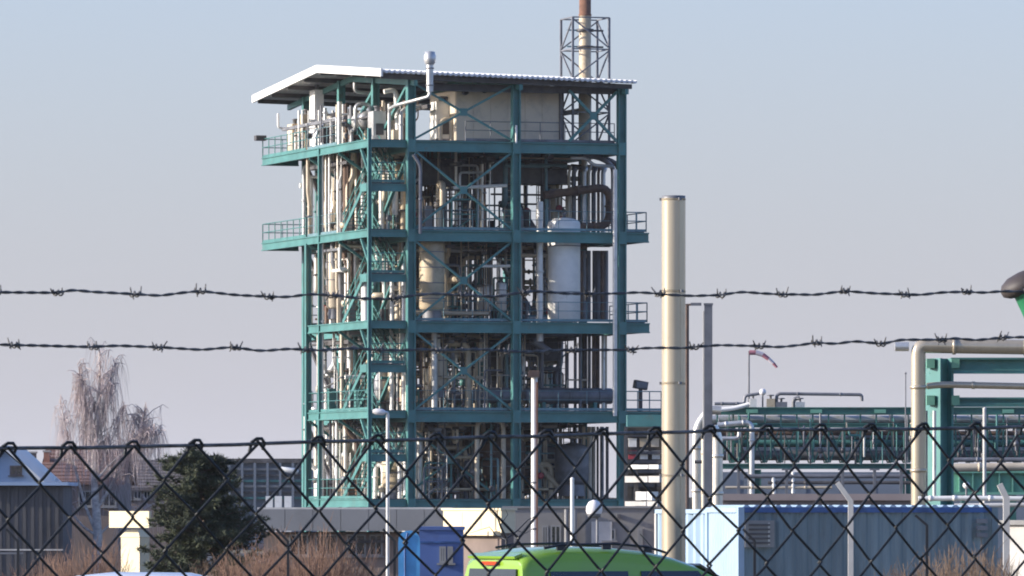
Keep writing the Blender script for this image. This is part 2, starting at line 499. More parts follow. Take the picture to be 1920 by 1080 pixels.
# bracing of the front and of the back
def xbrace(u0, z0, u1, z1, v, w=0.115, m='teal', one=False):
    mu, mz = (u0 + u1) / 2, (z0 + z1) / 2
    part(T().bar((u0, v, z1), (u1, v, z0), w, w), 'brace', M[m], tower)
    if not one:
        du, dz = (u1 - u0), (z1 - z0); L = math.hypot(du, dz); g = w * 0.62 / L
        part(T().bar((u0, v, z0), (mu - du * g, v, mz - dz * g), w, w), 'brace', M[m], tower)
        part(T().bar((mu + du * g, v, mz + dz * g), (u1, v, z1), w, w), 'brace', M[m], tower)
        part(T().box((mu, v - w * 0.6, mz), 0.42, 0.03, 0.42), 'gusset', M[m], tower)
for k in range(1, 4):
    xbrace(0.25, LV[k] + 0.05, 5.9, LV[k+1] - 0.65, 0.0)
xbrace(0.25, LV[0] + 0.05, 5.9, LV[1] - 0.65, 2.4, 0.12)
xbrace(0.25, LV[4] + 0.05, 5.9, 25.9, 0.0)
xbrace(9.3, LV[4] + 0.05, 12.15, 25.7, 0.0, 0.15)
for k in range(4):
    z0, z1 = LV[k] + 0.02, LV[k+1] - 0.65
    for u0, u1 in ((6.4, 12.15),):
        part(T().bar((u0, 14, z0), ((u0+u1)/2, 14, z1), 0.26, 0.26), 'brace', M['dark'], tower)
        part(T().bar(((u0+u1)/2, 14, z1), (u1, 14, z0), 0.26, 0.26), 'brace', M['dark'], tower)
for k in range(5):      # the left side frame
    z0, z1 = LV[k] + 0.02, (LV[k+1] - 0.65 if k < 4 else 26.0)
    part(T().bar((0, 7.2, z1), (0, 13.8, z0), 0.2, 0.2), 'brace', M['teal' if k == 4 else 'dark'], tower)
    part(T().bar((0, 0.3, z1), (0, 6.7, z0), 0.18, 0.18), 'brace', M['teal'], tower)
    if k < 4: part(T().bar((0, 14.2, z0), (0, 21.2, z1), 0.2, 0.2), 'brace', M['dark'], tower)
# stairs in the front bay of the gallery
def flight(p0, p1, w):
    p0, p1 = Vector(p0), Vector(p1)
    b = T()
    for s in (-w/2, w/2):
        o = UX * s
        b.bar(p0 + o, p1 + o, 0.05, 0.26)
    n = 13
    for i in range(1, n):
        b.box(p0.lerp(p1, i / n), w - 0.06, 0.26, 0.035)
    f = part(b, 'stair_flight', M['teal'], tower)
    for s in (-w/2, w/2):
        o = UX * s; b = T()
        for hh in (1.0, 0.55): b.tube([p0 + o + ZZ * hh, p1 + o + ZZ * hh], 0.04, 5)
        for i in range(4):
            p = p0.lerp(p1, (i + 0.3) / 4) + o
            b.tube([p, p + ZZ * 1.0], 0.035, 5)
        part(b, 'handrail', M['teal'], f)
for k in range(4):
    z0, z1 = LV[k], LV[k+1]; zm = (z0 + z1) / 2 + 0.1
    part(T().box2((GU + 0.12, 0.2, zm - 0.06), (-0.3, 1.5, zm)), 'landing', M['grate'], tower)
    part(T().ibeam((GU + 0.12, 0.1, zm - 0.3), (-0.25, 0.1, zm - 0.3), 0.16, 0.42, 0.05), 'beam', M['teal'], tower)
    part(T().box2((GU - 0.09, 0.25, zm - 0.5), (GU + 0.09, 1.6, zm - 0.06)), 'landing_beam', M['teal'], tower)
    railing((GU + 0.1, 0.22, zm), (-0.3, 0.22, zm), 'teal', 0.7, r=0.035)
    flight((GU + 0.62, 6.0, z0 + 0.0), (GU + 0.62, 1.5, zm - 0.02), 0.85)
    flight((-0.82, 1.5, zm - 0.0), (-0.82, 6.0, z1 - 0.02), 0.85)
part(T().box2((GU + 0.12, 0.2, LV[0] - 0.2), (-0.3, 1.5, LV[0] - 0.08)), 'landing', M['grate'], tower)
# roof: purlins, corrugated sheets, white gable fascia
roof = part(T().box2((0.2, 0.2, 25.55), (12.2, 0.5, 25.95)), 'roof', M['dark'], tower)
for v in (-0.6, 2.3, 5.2, 8.3, 11.6, 15, 18.5, 22, 25.0):
    part(T().bar((-1.95, v, roof_z(-2, v) - 0.33), (12.8, v, roof_z(12.8, v) - 0.33), 0.16, 0.26), 'purlin', M['dark'], roof)
for u in U:
    part(T().bar((u, -1.0, roof_z(u, -1.0) - 0.62), (u, 11.8, roof_z(u, 11.8) - 0.62), 0.2, 0.3), 'rafter', M['teal'], roof)
    part(T().bar((u, 11.8, roof_z(u, 11.8) - 0.62), (u, 25.2, roof_z(u, 25.2) - 0.62), 0.2, 0.3), 'rafter', M['teal'], roof)
def sheet(u0, u1, va, vb):
    b = T(); n = max(2, round((u1 - u0) / 0.075)); vs = []
    for i in range(n + 1):
        u = u0 + (u1 - u0) * i / n
        dz = 0.045 if (i // 2) % 2 == 0 else -0.02
        for v in (va, vb):
            vs += [(u, v, roof_z(u, v) + dz), (u, v, roof_z(u, v) + dz - 0.13)]
    fs = []
    for i in range(n):
        a = i * 4; c = a + 4
        fs += [[a, c, c+2, a+2], [a+1, a+3, c+3, c+1], [a, a+1, c+1, c], [a+2, c+2, c+3, a+3]]
    fs += [[0, 2, 3, 1], [n*4, n*4+1, n*4+3, n*4+2]]
    b._add(vs, fs)
    part(b, 'roof_sheet', M['roofm'], roof)
for i in range(12):
    u0 = -1.94 + i * 14.86 / 12; u1 = u0 + 14.86 / 12 - 0.006
    sheet(u0, u1, -1.2, 11.79); sheet(u0, u1, 11.81, 25.7)
for va, vb in ((-1.3, 11.8), (11.8, 25.75)):
    a, c = Vector((-2.06, va, roof_z(-2.06, va) - 0.12)), Vector((-2.06, vb, roof_z(-2.06, vb) - 0.12))
    b = T(); h = 0.22
    b._add([a + Vector((-.06,0,-h)), a + Vector((.06,0,-h)), c + Vector((.06,0,-h)), c + Vector((-.06,0,-h)), a + Vector((-.06,0,h)), a + Vector((.06,0,h)), c + Vector((.06,0,h)), c + Vector((-.06,0,h))],
           [[0,3,2,1],[4,5,6,7],[0,1,5,4],[1,2,6,5],[2,3,7,6],[3,0,4,7]])
    part(b, 'fascia', M['white'], roof)

for k, z in enumerate(LV):
    for u in U:
        part(T().box((u, -0.245, z - 0.36), 0.45, 0.024, 0.72), 'joint_plate', M['teal'], tower)
# ---------------------------------------------------------------- vessels, cabin, stack of the tower
def vthing(name, label, cat, p, group=None):
    w = tw(p); return thing(name, label, cat, w, group, rz=TA)
def vessel(px0, px1, pyt, pyb, v, m, name, label, cat='vessel', legs='skirt', bands=3, dome=0.45, base=None, flat=False):
    a = tp((px0 + px1) / 2, pyb, v); Y = tw(a).y
    r = (px1 - px0) / 2 / F * Y
    zt = tp((px0 + px1) / 2, pyt, v).z
    z0 = a.z if base is None else base
    t = vthing(name, label, cat, (a.x, a.y, z0))
    zb = z0 + (0.5 if legs else 0.02)
    H = zt - zb; dh = r * dome
    prof = [(r * 0.2, 0.0)] + [(r * math.sin(math.pi/2 * i/5), dh * (1 - math.cos(math.pi/2 * i/5))) for i in range(1, 6)]
    if flat: prof = [(r * .98, 0.0), (r, 0.02)]
    prof += [(r, H - dh)] + [(r * math.cos(math.pi/2 * i/5), H - dh + dh * math.sin(math.pi/2 * i/5)) for i in range(1, 5)] + [(r * 0.12, H)]
    part(T().lathe((a.x, a.y, zb), prof, 22), 'body', M[m], t)
    for i in range(bands):
        h = zb + dh + (H - 2 * dh) * (i + 0.5) / bands
        part(T().lathe((a.x, a.y, h), [(r * 1.0, 0), (r * 1.018, 0.004), (r * 1.018, 0.05), (r, 0.055)], 22), 'band', M['mid'], t)
    if legs == 'skirt':
        part(T().lathe((a.x, a.y, z0 - 0.005), [(r * 0.8, 0), (r * 0.72, 0.7)], 18), 'skirt', M['mid'], t)
    elif legs:
        for i in range(4):
            q = R(45 + 90 * i)
            part(T().tube([(a.x + r*.8*math.cos(q), a.y + r*.8*math.sin(q), z0), (a.x + r*.8*math.cos(q), a.y + r*.8*math.sin(q), zb + dh + .2)], 0.06, 6), 'leg', M['teal'], t)
    part(T().lathe((a.x, a.y, zb + H - 0.03), [(0.1, 0), (0.1, 0.22), (0.17, 0.23), (0.17, 0.29), (0.03, 0.3)], 10), 'nozzle', M['mid'], t)
    return t
def pipe(pts, r, m, label, name='pipe', n=10, bend=None, flange=True, group=None, cat='pipe'):
    q = [tp(*p) for p in pts]
    pp = fillet(q, bend or r * 3.2, 5) if len(q) > 2 else q
    lo = min(q, key=lambda p: p.z)
    t = vthing(name, label, cat, lo, group)
    part(T().tube(pp, r, n), 'run', M[m], t)
    if flange:
        for a, c in zip(q[:-1], q[1:]):
            d = (c - a)
            if d.length > 1.6:
                mid = a + d * 0.5
                part(T().lathe(mid, [(r * 1.0, -0.05), (r * 1.3, -0.045), (r * 1.3, 0.045), (r * 1.0, 0.05)], n, axis=d.normalized()), 'flange', M[m], t)
    return t
# cabin on the top deck
p0, p1 = tp(855, 262, 2.0), tp(1048, 262, 2.0)
cab = vthing('equipment_cabin', 'cream sheet metal equipment cabin under the tower roof behind crossed braces', 'cabin', ((p0.x + p1.x) / 2, 4.5, LV[4]))
cu0, cu1, cz0, cz1 = p0.x, p1.x, LV[4] + 0.01, 25.75
part(T().box2((cu0, 2.0, cz0), (cu1, 7.0, cz1)), 'wall', M['cabin'], cab)
n = 6
for i in range(n):
    a = cu0 + (cu1 - cu0) * i / n
    part(T().box2((a + 0.012, 1.97, cz0 + 0.1), (a + (cu1 - cu0) / n - 0.012, 2.006, cz1 - 0.1)), 'panel', M['cabin'], cab)
for i in range(4):
    part(T().box2((cu0 - 0.03, 2.03 + i * 1.24, cz0 + 0.1), (cu0 + 0.006, 3.24 + i * 1.24, cz1 - 0.1)), 'panel', M['cabin'], cab)
part(T().box2((cu1 + 0.01, 2.0, cz0), (cu1 + 0.3, 2.4, cz1)), 'corner_post', M['dark'], cab)
for px, py, rr in ((871, 172, 0.2), (908, 169, 0.17)):
    q = tp(px, py, 1.95)
    part(T().lathe(q, [(rr * 0.6, -0.02), (rr, 0.02), (rr, 0.2), (rr * 0.7, 0.22)], 12, axis=Vector((0, -1, 0))), 'vent_hole', M['dark'], cab)
railing((cu0 + 0.1, 0.5, LV[4]), (cu1 + 2.8, 0.5, LV[4]), 'mid', 1.5, r=0.028)
# stack and its lattice mast
sp = tp(1097, 262, 2.6)
stack = vthing('flue_stack', 'tall flue stack with rusty top rising through the right end of the roof', 'chimney', (sp.x, sp.y, LV[4]))
part(T().lathe((sp.x, sp.y, LV[4]), [(0.36, 0), (0.36, 2.9), (0.34, 2.91), (0.34, 7.3)], 18), 'lower_section', M['beige'], stack)
part(T().lathe((sp.x, sp.y, LV[4] + 7.3), [(0.37, 0), (0.37, 0.1), (0.335, 0.11), (0.335, 4.5), (0.28, 4.52)], 18), 'upper_section', M['rust'], stack, 'rusty upper length of the stack')
mast = vthing('lattice_mast', 'slender steel lattice mast standing around the flue stack above the roof', 'mast', (sp.x, sp.y, LV[4]))
mz0, mz1, hw = LV[4], 29.95, 1.08
cs = [(-hw, -hw), (hw, -hw), (hw, hw), (-hw, hw)]
for cx, cy in cs:
    part(T().bar((sp.x + cx, sp.y + cy, mz0), (sp.x + cx, sp.y + cy, mz1), 0.12, 0.12), 'leg', M['mid'], mast)
nb = 4
for i in range(nb):
    za, zb = mz0 + (mz1 - mz0) * i / nb, mz0 + (mz1 - mz0) * (i + 1) / nb
    for j in range(4):
        a, c = cs[j], cs[(j + 1) % 4]
        pa, pc = Vector((sp.x + a[0], sp.y + a[1], 0)), Vector((sp.x + c[0], sp.y + c[1], 0))
        if (i + j) % 2: pa, pc = pc, pa
        part(T().bar(pa + ZZ * (za + .08), pc + ZZ * (zb - .08), 0.075, 0.075), 'brace', M['mid'], mast)
        part(T().bar(pa + ZZ * zb, pc + ZZ * zb, 0.07, 0.07), 'crossbar', M['mid'], mast)
for zz, w in ((29.2, 0.16), (28.3, 0.1)):
    part(T().lathe((sp.x, sp.y, zz), [(0.36, 0), (0.5, 0.01), (0.5, w), (0.36, w + 0.01)], 16), 'stay_ring', M['dark'], mast)
    part(T().bar((sp.x + 0.45, sp.y, zz + w/2), (sp.x + hw, sp.y, zz + w/2), 0.1, 0.1), 'stay_arm', M['dark'], mast)
    part(T().bar((sp.x - 0.45, sp.y, zz + w/2), (sp.x - hw, sp.y, zz + w/2), 0.08, 0.08), 'stay_arm', M['rail'], mast)
# vent pipe in front of the eave
vp = vthing('vent_pipe', 'silver vent pipe with round hood rising past the front eave', 'vent pipe', tp(806, 178, -1.75))
a, c = tp(806, 118, -1.75), tp(806, 176, -1.75)
part(T().tube(fillet([a, tp(806, 172, -1.75)], 0.4, 5), 0.2, 12), 'pipe_run', M['alu'], vp)
part(T().tube(fillet([tp(806, 171, -1.75), tp(805, 181, -1.75), tp(782, 187, -1.2), tp(744, 197, 0.7), tp(730, 204, 3.0), tp(730, 262, 3.0)], 0.3, 4), 0.10, 9), 'pipe_run', M['alu'], vp)
part(T().lathe(a, [(0.22, -0.1), (0.31, 0.0), (0.34, 0.2), (0.34, 0.42), (0.30, 0.46), (0.28, 0.62), (0.05, 0.66)], 16), 'hood', M['alu'], vp)
for py in (128, 160):
    q = tp(806, py, -1.75); part(T().lathe(q, [(0.22, -.03), (0.25, -.025), (0.25, .025), (0.22, .03)], 12), 'clamp', M['mid'], vp)
# white and beige vessels
vessel(1027, 1088, 408, 604, 1.5, 'white', 'tall_vessel', 'large white domed vessel standing in the right bay of the tower', bands=2, dome=0.36, legs=None, flat=True)
vessel(786, 834, 448, 603, 1.25, 'beige', 'column_vessel', 'beige column vessel lit from the left behind the corner column', bands=4)
vessel(704, 740, 512, 603, 7.5, 'brown', 'drum_vessel', 'rust brown upright drum beside the stairs on the third deck', bands=2)
vessel(697, 728, 692, 772, 7.0, 'alu', 'cone_top_vessel', 'bright silver upright vessel beside the stairs on the second deck', bands=2, dome=0.9)
vessel(807, 838, 655, 745, 3.0, 'cream', 'insulated_vessel', 'cream insulated upright vessel behind the second deck cross brace', bands=2)
vessel(893, 924, 532, 603, 5.0, 'alu', 'small_vessel', 'short silver vessel in the middle of the third deck', bands=1, legs='legs')
vessel(930, 950, 528, 603, 4.2, 'alu', 'small_vessel', 'narrow silver vessel left of the middle column on the third deck', bands=2, legs='legs')
vessel(716, 768, 852, 938, 5.0, 'beige', 'squat_tank', 'squat beige tank behind the lamp post on the lowest deck', cat='tank', bands=1)
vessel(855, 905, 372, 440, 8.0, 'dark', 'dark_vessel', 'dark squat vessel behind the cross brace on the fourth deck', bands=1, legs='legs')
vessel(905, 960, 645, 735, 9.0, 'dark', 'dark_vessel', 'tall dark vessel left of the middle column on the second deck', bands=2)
vessel(900, 985, 815, 925, 4.5, 'brown', 'brown_tank', 'wide brown tank on the lowest deck behind the rusty pole', cat='tank', bands=2, legs='legs')
vessel(1040, 1105, 830, 930, 4.5, 'mid', 'grey_tank', 'grey upright tank on the lowest deck right of the pole', cat='tank', bands=2)
vessel(612, 642, 470, 598, 10.0, 'cream', 'slim_column', 'slim cream column behind the left gallery on the third deck', bands=3)
vessel(640, 668, 845, 935, 9.0, 'alu', 'slim_column', 'slim silver column behind the left gallery on the lowest deck', bands=2)
# horizontal vessels
def drum(px0, px1, py, rpx, v, m, name, label, level, along='u'):
    a, c = tp(px0, py, v), tp(px1, py, v)
    c.z = a.z
    Y = tw(a).y; r = rpx / F * Y
    if along == 'v': c = a + Vector((0, 4.5, 0))
    mid = (a + c) / 2; d = (c - a); L = d.length; d.normalize()
    t = vthing(name, label, 'drum', (mid.x, mid.y, level))
    prof = [(r * .15, -r * .4), (r * .6, -r * .32), (r * .9, -r * .16), (r, 0), (r, L), (r * .9, L + r * .16), (r * .6, L + r * .32), (r * .15, L + r * .4)]
    part(T().lathe(a, prof, 20, axis=d), 'shell', M[m], t)
    for f in (0.15, 0.5, 0.85):
        part(T().lathe(a + d * L * f, [(r, -.04), (r * 1.04, -.035), (r * 1.04, .035), (r, .04)], 20, axis=d), 'band', M['mid'], t)
    for f in (0.2, 0.8):
        q = a + d * L * f
        X = d; Yv = ZZ.cross(d)
        hz = (q.z - r * 0.8 - level)
        if hz > 0.05:
            part(T().box((q.x, q.y, level + hz / 2 + 0.003), 0.2, r * 1.5, hz, X, Yv, ZZ), 'saddle', M['teal'], t)
    return t
drum(842, 955, 741, 15, 4.0, 'mid', 'horizontal_drum', 'grey horizontal drum along the second deck left of the middle column', LV[1])
drum(985, 1145, 742, 15, 4.5, 'mid', 'horizontal_drum', 'long grey horizontal drum along the second deck right of the middle column', LV[1])
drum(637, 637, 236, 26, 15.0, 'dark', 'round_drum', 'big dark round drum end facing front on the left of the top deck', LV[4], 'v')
drum(690, 690, 225, 17, 9.0, 'alu', 'round_drum', 'smaller pale round drum beside the big dark one under the roof', LV[4], 'v')
drum(800, 935, 905, 18, 6.0, 'brown', 'horizontal_drum', 'brown horizontal drum lying on the lowest deck', LV[0])
# machines on the top deck's left end
for i, (px0, px1, pyt, v, m, lab) in enumerate([
        (590, 607, 168, 17.5, 'white', 'narrow white upright casing with a stepped base under the roof'),
        (548, 566, 232, 20.5, 'cream', 'cream machine casing at the left end of the top deck'),
        (568, 590, 214, 19.5, 'beige', 'tan machine casing second from the left end of the top deck'),
        (592, 618, 224, 18.5, 'alu', 'silver machine casing left of the big round drum'),
        (700, 724, 208, 5.0, 'alu', 'silver machine casing left of the vent pipe on the top deck'),
        (818, 850, 190, 3.2, 'white', 'white sunlit casing with pipes left of the cabin')]):
    a, c = tp(px0, 262, v), tp(px1, 262, v); zt = tp(px0, pyt, v).z
    w = c.x - a.x
    t = vthing('machine_casing', lab, 'machine', ((a.x + c.x) / 2, v + 0.5, LV[4]))
    part(T().box2((a.x, v, LV[4] + 0.25), (c.x, v + 1.1, zt)), 'casing', M[m], t)
    part(T().box2((a.x - 0.06, v - 0.06, LV[4] + 0.004), (c.x + 0.06, v + 1.16, LV[4] + 0.248)), 'plinth', M['mid'], t)
    part(T().box2((a.x + w * .2, v - 0.03, LV[4] + 0.5), (c.x - w * .2, v + 0.01, LV[4] + 0.5 + (zt - LV[4]) * .35)), 'hatch', M['dark'], t)
    part(T().lathe(((a.x + c.x) / 2, v + 0.5, zt - 0.01), [(w * .22, 0), (w * .22, 0.25), (w * .3, 0.26), (w * .3, 0.32), (.03, .34)], 10), 'top_flange', M['mid'], t)
# flood lamps
def floodlamp(px, py, v, base_z, label, w=0.7):
    q = tp(px, py, v)
    t = vthing('flood_lamp', label, 'flood lamp', (q.x, q.y, base_z))
    part(T().tube([(q.x, q.y, base_z), (q.x, q.y, q.z - w * .3)], 0.12, 8), 'post', M['dark'], t)
    part(T().box(q, w, w * .6, w * .62, Vector((1, 0, -.18)).normalized(), VY, Vector((.18, 0, 1)).normalized()), 'housing', M['dark'], t)
    part(T().box(q + Vector((0.02, -w * .31, 0)), w * .85, 0.03, w * .45), 'lens', M['mid'], t)
floodlamp(1201, 722, 1.0, LV[1], 'dark flood lamp box on a post at the right end of the second deck', 0.75)
q = tp(488, 259, 22.2)
t = vthing('flood_lamp', 'dark flat flood lamp cantilevered off the far left railing of the top deck', 'flood lamp', (q.x, q.y, LV[4]))
part(T().box(q, 0.62, 0.5, 0.3), 'housing', M['dark'], t)
part(T().tube([q + Vector((0.3, 0, 0)), (GU + 0.05, 22.25, LV[4] + 1.15)], 0.05, 6), 'arm', M['dark'], t)

# pipes that stand out in the photograph
P_ = [
 ([(1012, 378, 0.9), (1012, 640, 0.9)], .20, 'alu', 'broad silver riser beside the big white vessel'),
 ([(1153, 318, -0.6), (1153, 780, -0.6)], .13, 'alu', 'long bright riser left of the right corner column'),
 ([(1020, 366, 4.5), (1143, 350, 4.5), (1143, 424, 4.5), (1085, 426, 4.5)], .24, 'brown', 'thick brown elbowed duct above the white vessel'),
 ([(1070, 296, 1.0), (1100, 296, 1.0), (1112, 310, 1.0), (1150, 312, 1.0)], .10, 'alu', 'bright kinked pipe under the top deck at the right'),
 ([(1095, 290, 2.0), (1130, 298, 2.0), (1150, 312, 2.0), (1150, 440, 2.0)], .14, 'mid', 'grey pipe curving down beside the right corner column'),
 ([(1085, 288, 3.0), (1128, 294, 3.0), (1160, 308, 3.0), (1160, 440, 3.0)], .14, 'dark', 'dark pipe curving down beside the right corner column'),
 ([(741, 355, 5.0), (741, 403, 5.0)], .18, 'white', 'short thick white pipe left of the corner column'),
 ([(655, 438, 14), (655, 345, 14), (668, 330, 14), (668, 440, 14)], .13, 'alu', 'silver inverted hairpin pipe behind the left gallery'),
 ([(612, 440, 15), (612, 340, 15)], .15, 'cream', 'cream riser behind the left gallery on the fourth deck'),
 ([(625, 440, 16), (626, 318, 16)], .17, 'white', 'white riser behind the left gallery on the fourth deck'),
 ([(640, 440, 13), (636, 365, 13), (630, 325, 13)], .16, 'white', 'white leaning riser behind the left gallery'),
 ([(582, 440, 19), (582, 335, 19)], .16, 'alu', 'silver riser near the far end of the fourth deck'),
 ([(562, 348, 20.5), (578, 348, 20.5)], .15, 'white', 'short level white pipe at the far end of the fourth deck'),
 ([(570, 440, 20), (570, 312, 20), (600, 308, 18)], .12, 'alu', 'bent silver pipe at the far end under the top deck'),
 ([(604, 268, 10.0), (604, 938, 10.0)], .10, 'white', 'slim white downpipe running the whole height of the left gallery'),
 ([(686, 520, 2.5), (686, 603, 2.5)], .28, 'white', 'thick white pipe beside the gallery post on the third deck'),
 ([(735, 508, 3.5), (735, 603, 3.5)], .12, 'white', 'bright riser in front of the brown drum'),
 ([(757, 470, 2.0), (757, 603, 2.0)], .12, 'alu', 'silver riser left of the corner column on the third deck'),
 ([(735, 620, 3.0), (735, 772, 3.0)], .10, 'alu', 'silver riser left of the corner column on the second deck'),
 ([(757, 615, 2.4), (757, 772, 2.4)], .12, 'white', 'white riser next to the corner column on the second deck'),
 ([(642, 680, 10.5), (642, 618, 10.5)], .22, 'white', 'thick white pipe stub under the third deck'),
 ([(655, 690, 9.5), (655, 622, 9.5)], .14, 'white', 'slim white pipe stub under the third deck'),
 ([(822, 628, 2.2), (822, 660, 2.2)], .11, 'white', 'short white pipe above the cream insulated vessel'),
 ([(665, 155, 9.0), (665, 172, 9.0), (705, 176, 9.0), (705, 160, 9.0)], .10, 'alu', 'pale pipe looping under the roof on the left'),
 ([(720, 172, 4.0), (742, 168, 4.0), (747, 262, 4.0)], .14, 'white', 'white elbowed pipe left of the corner column under the roof'),
 ([(752, 262, 3.2), (752, 205, 3.2), (790, 200, 3.2)], .13, 'alu', 'silver elbowed pipe beside the corner column under the roof'),
 ([(826, 262, 2.6), (826, 226, 2.6), (846, 220, 2.6), (846, 262, 2.6)], .12, 'cream', 'cream bent pipe in front of the cabin side'),
 ([(640, 262, 13), (640, 205, 13)], .10, 'white', 'white pipe standing before the big round drum'),
 ([(590, 262, 16.5), (592, 240, 16.5), (612, 236, 16.5), (612, 262, 16.5)], .09, 'white', 'white hoop pipe on the left of the top deck'),
 ([(1052, 165, 1.9), (1052, 262, 1.9)], .1, 'mid', 'grey riser at the right end of the cabin'),
 ([(545, 236, 21), (545, 272, 21)], .14, 'white', 'white pipe end at the far left of the top deck'),
 ([(700, 282, 6), (760, 276, 3)], .16, 'white', 'level white pipe under the top deck by the stairs'),
 ([(708, 291, 7), (765, 286, 3.5)], .14, 'cream', 'level cream pipe under the top deck by the stairs'),
 ([(1000, 640, 2.2), (1030, 660, 2.2)], .22, 'mid', 'slanted grey pipe stub above the second deck'),
 ([(968, 268, -0.45), (968, 235, -0.45)], .06, 'white', 'short white conduit on the middle column'),
 ([(775, 290, -0.55), (788, 310, -0.55), (788, 438, -0.55)], .10, 'mid', 'grey riser just right of the corner column'),
 ([(850, 352, 3.0), (950, 348, 3.0)], .1, 'white', 'level white pipe behind the cross brace of the fourth deck'),
 ([(900, 499, 2.0), (956, 499, 2.0)], .09, 'white', 'level white pipe under the fourth deck'),
 ([(818, 497, 3.4), (862, 497, 3.4), (862, 560, 3.4)], .09, 'mid', 'grey tee pipe right of the beige column vessel'),
]
for q in P_: pipe(*q)
# a manifold of upright tubes in the right bay
t = vthing('tube_bank', 'bank of upright tubes under the top deck in the right bay', 'tube bank', tp(1110, 440, 5.0))
for i, px in enumerate((1067, 1076, 1086, 1095, 1104, 1113, 1122, 1131)):
    b = T(); v = 5.0 + 0.35 * (i % 3)
    b.tube(fillet([tp(px, 440, v), tp(px, 322, v), tp(px + 4, 312 + (i % 2) * 4, v), tp(px - 14, 310 + (i % 2) * 4, v + 1.4)], 0.3, 3), 0.09 + 0.05 * (i % 2), 8)
    part(b, 'pipe', M[('cream', 'mid', 'brown', 'alu')[i % 4]], t)
for k, (za, zb) in enumerate(((470, 603), (620, 772), (800, 940))):
    t = vthing('tube_bank', ('bank of upright tubes right of the big white vessel', 'bank of upright tubes in the right bay of the second deck', 'bank of upright tubes in the right bay of the lowest deck')[k], 'tube bank', tp(1112, zb, 5.0))
    for i in range(8):
        px = 1080 + i * 8.2 + rnd.uniform(-2, 2); v = 4.0 + rnd.uniform(0, 3)
        part(T().tube([tp(px, zb, v), tp(px, za, v)], rnd.uniform(.07, .17), 8), 'pipe', M[rnd.choice(('mid', 'mid', 'alu', 'dark', 'brown', 'cream'))], t)

